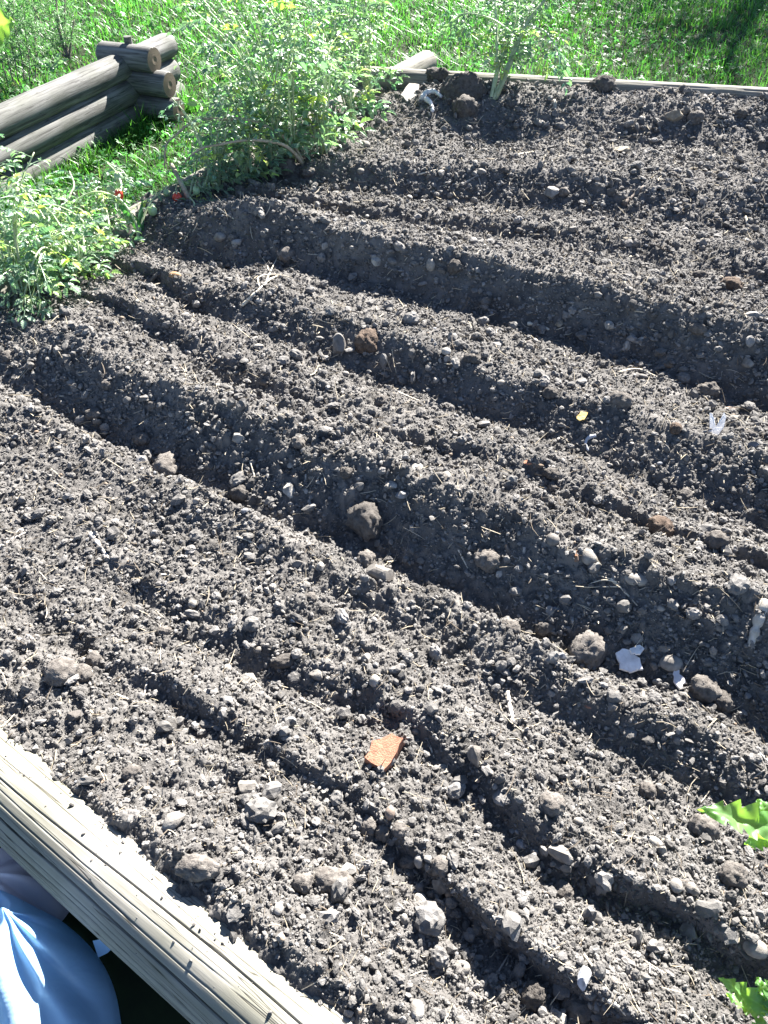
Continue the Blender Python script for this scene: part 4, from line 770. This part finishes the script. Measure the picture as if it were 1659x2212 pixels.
p = lawn_pts(34000); n = len(p); d0 = np.sqrt((p ** 2).sum(1) + 2); cb = MB()
ok = fbm(p[:, 0] * .9, p[:, 1] * .9, 123, 2) + .3 * rng.normal(size=n) > -.15; p = p[ok]; n = len(p); d0 = d0[ok]
sz = rng.uniform(.009, .02, n); hz = rng.uniform(.02, .075, n); Rm = rot_rand(n)
nz = rng.normal(0, .45, (n, 2)); a0 = rng.uniform(0, 6.28, n)
T = np.array([(0, 0, 0), (.5, .34, .06), (1, .42, 0), (1.12, 0, -.03), (1, -.42, 0), (.5, -.34, .06)])
allV = []
for k in range(3):
    a = a0 + k * 2.094; c, s = np.cos(a), np.sin(a)
    X = T[None, :, 0] * c[:, None] - T[None, :, 1] * s[:, None]; Yv = T[None, :, 0] * s[:, None] + T[None, :, 1] * c[:, None]; Z = T[None, :, 2] + X * nz[:, :1] + Yv * nz[:, 1:]
    allV.append(np.stack([p[:, :1] + X * sz[:, None], p[:, 1:] + Yv * sz[:, None], LAWN_Z + hz[:, None] + Z * sz[:, None]], -1))
V = np.concatenate(allV, 0).reshape(-1, 3); m = len(V) // 6
tn = np.tile(rng.uniform(.7, 1.4, (n, 1)), (3, 1)) * np.ones(3)
me = mesh_np('clover', V, [np.arange(m * 6).reshape(m, 6)], np.repeat(tn, 6, 0), False)
link('clover', me, M['clover'], label='clover leaves growing through the lawn', kind='stuff')

# ------------------------------------------------------------------ plants behind the stacked corner
def feathery(label, base, stems, seed, woody=True):
    root = link('feathery_shrub', None, label=label, cat='shrub', loc=base); r2 = np.random.default_rng(seed); sb, fl = MB(), MB()
    for (P, wr, n_pl) in stems:
        C = crom(np.array(P) - base, 16); V, F = tube(C, wr * np.linspace(1, .45, 16), 6); sb.add(V, F)
        for q in range(n_pl):
            k = r2.integers(3, 15); c = C[k] + r2.normal(0, .02, 3); a = r2.uniform(0, 6.28); d = np.array([math.cos(a), math.sin(a), r2.uniform(-.1, .9)]); d /= np.linalg.norm(d); L = r2.uniform(.08, .2)
            ax = crom(np.array([c, c + d * L * .5 + [0, 0, .02], c + d * L + [0, 0, -.01]]), 10); V, F = tube(ax, .0016, 3, False); fl.add(V, F)
            for f in range(2, 10):
                for g in range(5):
                    dd = d * .5 + r2.normal(0, .7, 3); dd /= np.linalg.norm(dd); l2 = L * r2.uniform(.12, .25) * (1.2 - f / 14); s2 = np.cross(dd, r2.normal(size=3)); s2 /= np.linalg.norm(s2)
                    b0 = ax[f]; fl.add([b0 - s2 * .0017, b0 + s2 * .0017, b0 + dd * l2], [[(0, 1, 2)]], r2.uniform(.7, 1.4))
    sb.build('woody_stem', M['bark'], root, True); fl.build('foliage', M['fern'], root); return root
def lawn_at(u, v): return at_z(u, v, LAWN_Z)
bF = at_z(150, 128, LAWN_Z + .02); tS = depth(bF)
st = [(path([(150, 128), (135, 95), (125, 40), (118, -40)], tS, [0, 0, 0, .05]), .011, 26), (path([(150, 128), (142, 90), (140, 30), (141, -40)], tS, [0, 0, .02, .05]), .010, 26), (path([(150, 130), (153, 90), (160, 42)], tS, [0, -.02, -.03]), .009, 5), (path([(148, 128), (110, 90), (75, 20), (60, -40)], tS, [0, .02, .03, .05]), .008, 34)]
feathery('feathery green shrub with dark woody stems behind the stacked logs', bF, st, 1)
bF2 = at_z(40, 175, LAWN_Z + .05); tS = depth(bF2)
st = [(path([(40 + 12 * k, 175), (30 + 16 * k, 120), (10 + 22 * k, 50 + 6 * k), (5 + 24 * k, -10 + 10 * k)], tS, [0, -.02, -.03 + .02 * k, 0]), .004, 26) for k in range(-2, 4)]
feathery('low feathery green plant at the left edge above the top log', bF2, st, 2)
wb = at_z(118, 150, LAWN_Z + .05); wr = link('broad_leaf_weed', None, label='low weed with pale broad leaves beside the topmost log', cat='weed', loc=wb); b = MB(); tW = depth(wb)
for k, (u, v, wv, sdv) in enumerate([(72, 118, .03, 1), (100, 160, .022, 2), (128, 108, .02, 3), (142, 122, .018, 4), (90, 132, .022, 5)]): near_leaf(b, (118, 150), (u, v), tW, tW - .02, wv, sdv, (0, -.5, 1))
b.V = [q - wb for q in b.V]; b.build('foliage', M['leaf'], wr, True)
# big broad leaf at the upper left edge
q0 = lawn_at(-120, 260); tq = 2.35; br = link('squash_plant', None, label='large broad green leaf at the upper left edge, backlit yellow at its rim', cat='squash plant', loc=q0); b = MB()
near_leaf(b, (-60, 60), (26, 45), tq, tq, .075, 21, (.2, -.9, .4)); b.V = [q - q0 for q in b.V]; b.build('leaf', M['bigleaf'], br, True)
s_ = MB(); V, F = tube(crom(np.array([q0, (q0 + pix(-60, 60, tq)) / 2 + [-.05, 0, .1], pix(-60, 60, tq)]) - q0, 16), .006, 7); s_.add(V, F); s_.build('stalk', M['stem'], br, True)

# ------------------------------------------------------------------ blue plastic bag and the pale one
def bag(name, apex, outline, seed, matk, label, folds=7, bulges=()):
    """a slumped, loosely filled sack: rings from its peak down to the outline on the ground"""
    O = crom(np.array(outline + outline[:1]), 181)[:-1]; n, m = len(O), 80; rho = np.linspace(0, 1, m)[:, None]; th = np.linspace(0, 2 * np.pi, n, endpoint=False)[None]
    A = np.asarray(apex, float); h = A[2] - LAWN_Z
    X = A[0] + (O[None, :, 0] - A[0]) * rho; Y = A[1] + (O[None, :, 1] - A[1]) * rho
    Z = LAWN_Z + h * (1 - rho ** 1.75) ** .9
    fold = np.sin(th * folds + 1.2 * np.sin(th * 3 + seed) + 2.2 * rho); env = np.sin(np.pi * np.clip(rho * 1.05, 0, 1))
    Z = Z + .013 * fold * env + .05 * fbm(X * 7 + seed, Y * 7, seed + 8, 2) * env - .016 * np.abs(vnoise(X * 16 + seed, Y * 11, seed + 3)) * env + .02 * np.exp(-(rho / .05) ** 2)
    for (bx, by, bh, br) in bulges: Z = Z + bh * np.exp(-((X - bx) ** 2 + (Y - by) ** 2) / br ** 2)
    V = np.stack([X, Y, np.maximum(Z, LAWN_Z + .002)], -1).reshape(-1, 3) - A; i = np.arange(m - 1)[:, None] * n; j = np.arange(n)[None]; j2 = (j + 1) % n
    F = np.stack([i + j, i + n + j, i + n + j2, i + j2], -1).reshape(-1, 4)
    return link(name, mesh_np(name, V, [F], np.ones((len(V), 3)), True), M[matk], label=label, cat='plastic bag', loc=A)
ap = at_z(22, 1975, -.05); ol = [tuple(at_z(u, v, LAWN_Z)[:2]) for u, v in [(30, 1932), (125, 1985), (195, 2045), (238, 2110), (260, 2190), (262, 2300), (190, 2440), (0, 2500), (-220, 2420), (-280, 2200), (-200, 2040), (-80, 1945)]]
bl_ = at_z(5, 2170, -.09)
bg_ = bag('plastic_bag', ap, ol, 4, 'bag', 'crumpled light blue plastic bag on the ground against the front timber', bulges=[(bl_[0], bl_[1], .05, .10)])
fl = MB(); Vf = np.array([pix(200, 2032, 1.21), pix(222, 2028, 1.19), pix(240, 2022, 1.19), pix(250, 2034, 1.18), pix(238, 2052, 1.2), pix(232, 2058, 1.22), pix(212, 2068, 1.24)]) - ap
fl.add(np.concatenate([Vf, Vf - [0, 0, .0015]]), [[(0, 1, 5, 6), (1, 2, 4, 5), (13, 12, 8, 7), (12, 11, 9, 8)], [(2, 3, 4), (11, 10, 9)]]); fl.build('torn_flap', M['bag'], bg_)
ct = MB(); c0 = pix(-8, 2030, 1.2)
for k in range(7): put_leaf(ct, c0 + rng.normal(0, .012, 3), rng.normal(0, 1, 3) * [1, 1, .2], .06, np.array([.45, .5, .5]), tmpl=None)
ct.V = [q - c0 for q in ct.V]; o_ = ct.build('leaf_cutting', M['leaf'], label='dark green leaf cuttings poking out beside the blue bag', cat='leaf cutting'); o_.location = c0
ap2 = at_z(-25, 1890, -.06); ol2 = [(ap2[0] + .11 * math.cos(a), ap2[1] + .02 + .09 * math.sin(a)) for a in np.linspace(0, 6.28, 10)[:-1]]
bag('plastic_bag', ap2, ol2, 8, 'palebag', 'pale pinkish plastic bag at the left edge above the blue bag', 5)

# ------------------------------------------------------------------ garden tree beyond the frame whose crown dapples the far lawn
tb = np.array([5.6, 13.2, LAWN_Z]); tr = link('garden_tree', None, label='leafy garden tree standing on the lawn beyond the top right corner', cat='tree', loc=tb)
tk = MB(); V, F = tube(crom(np.array([[0, 0, -.1], [.05, 0, 1.2], [-.03, .05, 2.6], [.1, 0, 4.2], [.05, .05, 5.6]]), 20), np.linspace(.16, .03, 20), 10); tk.add(V, F)
cc = []
for k in range(16):
    a = k * 2.4; z0 = 2.0 + 3.2 * k / 16; r0 = rng.uniform(1.3, 2.4) * (1.1 - .05 * k); e = np.array([math.cos(a) * r0, math.sin(a) * r0, z0 + rng.uniform(.3, 1.1)])
    P = crom(np.array([[.03, .02, z0], e * [.5, .5, 1] + [0, 0, -.15], e]), 10); V, F = tube(P, np.linspace(.05, .012, 10), 6); tk.add(V, F); cc += [P[4], P[7], P[9]]
tk.build('trunk', M['bark'], tr, True)
cc = np.array(cc); nl = 9000; c = cc[rng.integers(0, len(cc), nl)] + rng.normal(0, .3, (nl, 3)); Rm = rot_rand(nl); sz = rng.uniform(.05, .09, nl)
Tq = np.array([(0, 0, 0), (.5, .3, .05), (1, 0, 0), (.5, -.3, .05)]); V = np.einsum('nij,kj->nki', Rm, Tq) * sz[:, None, None] + c[:, None]
me = mesh_np('crown', V.reshape(-1, 3), [np.arange(nl * 4).reshape(nl, 4)], np.repeat(rng.uniform(.7, 1.3, (nl, 1)), 4, 0) * np.ones(3)); link('crown', me, M['leaf'], tr)
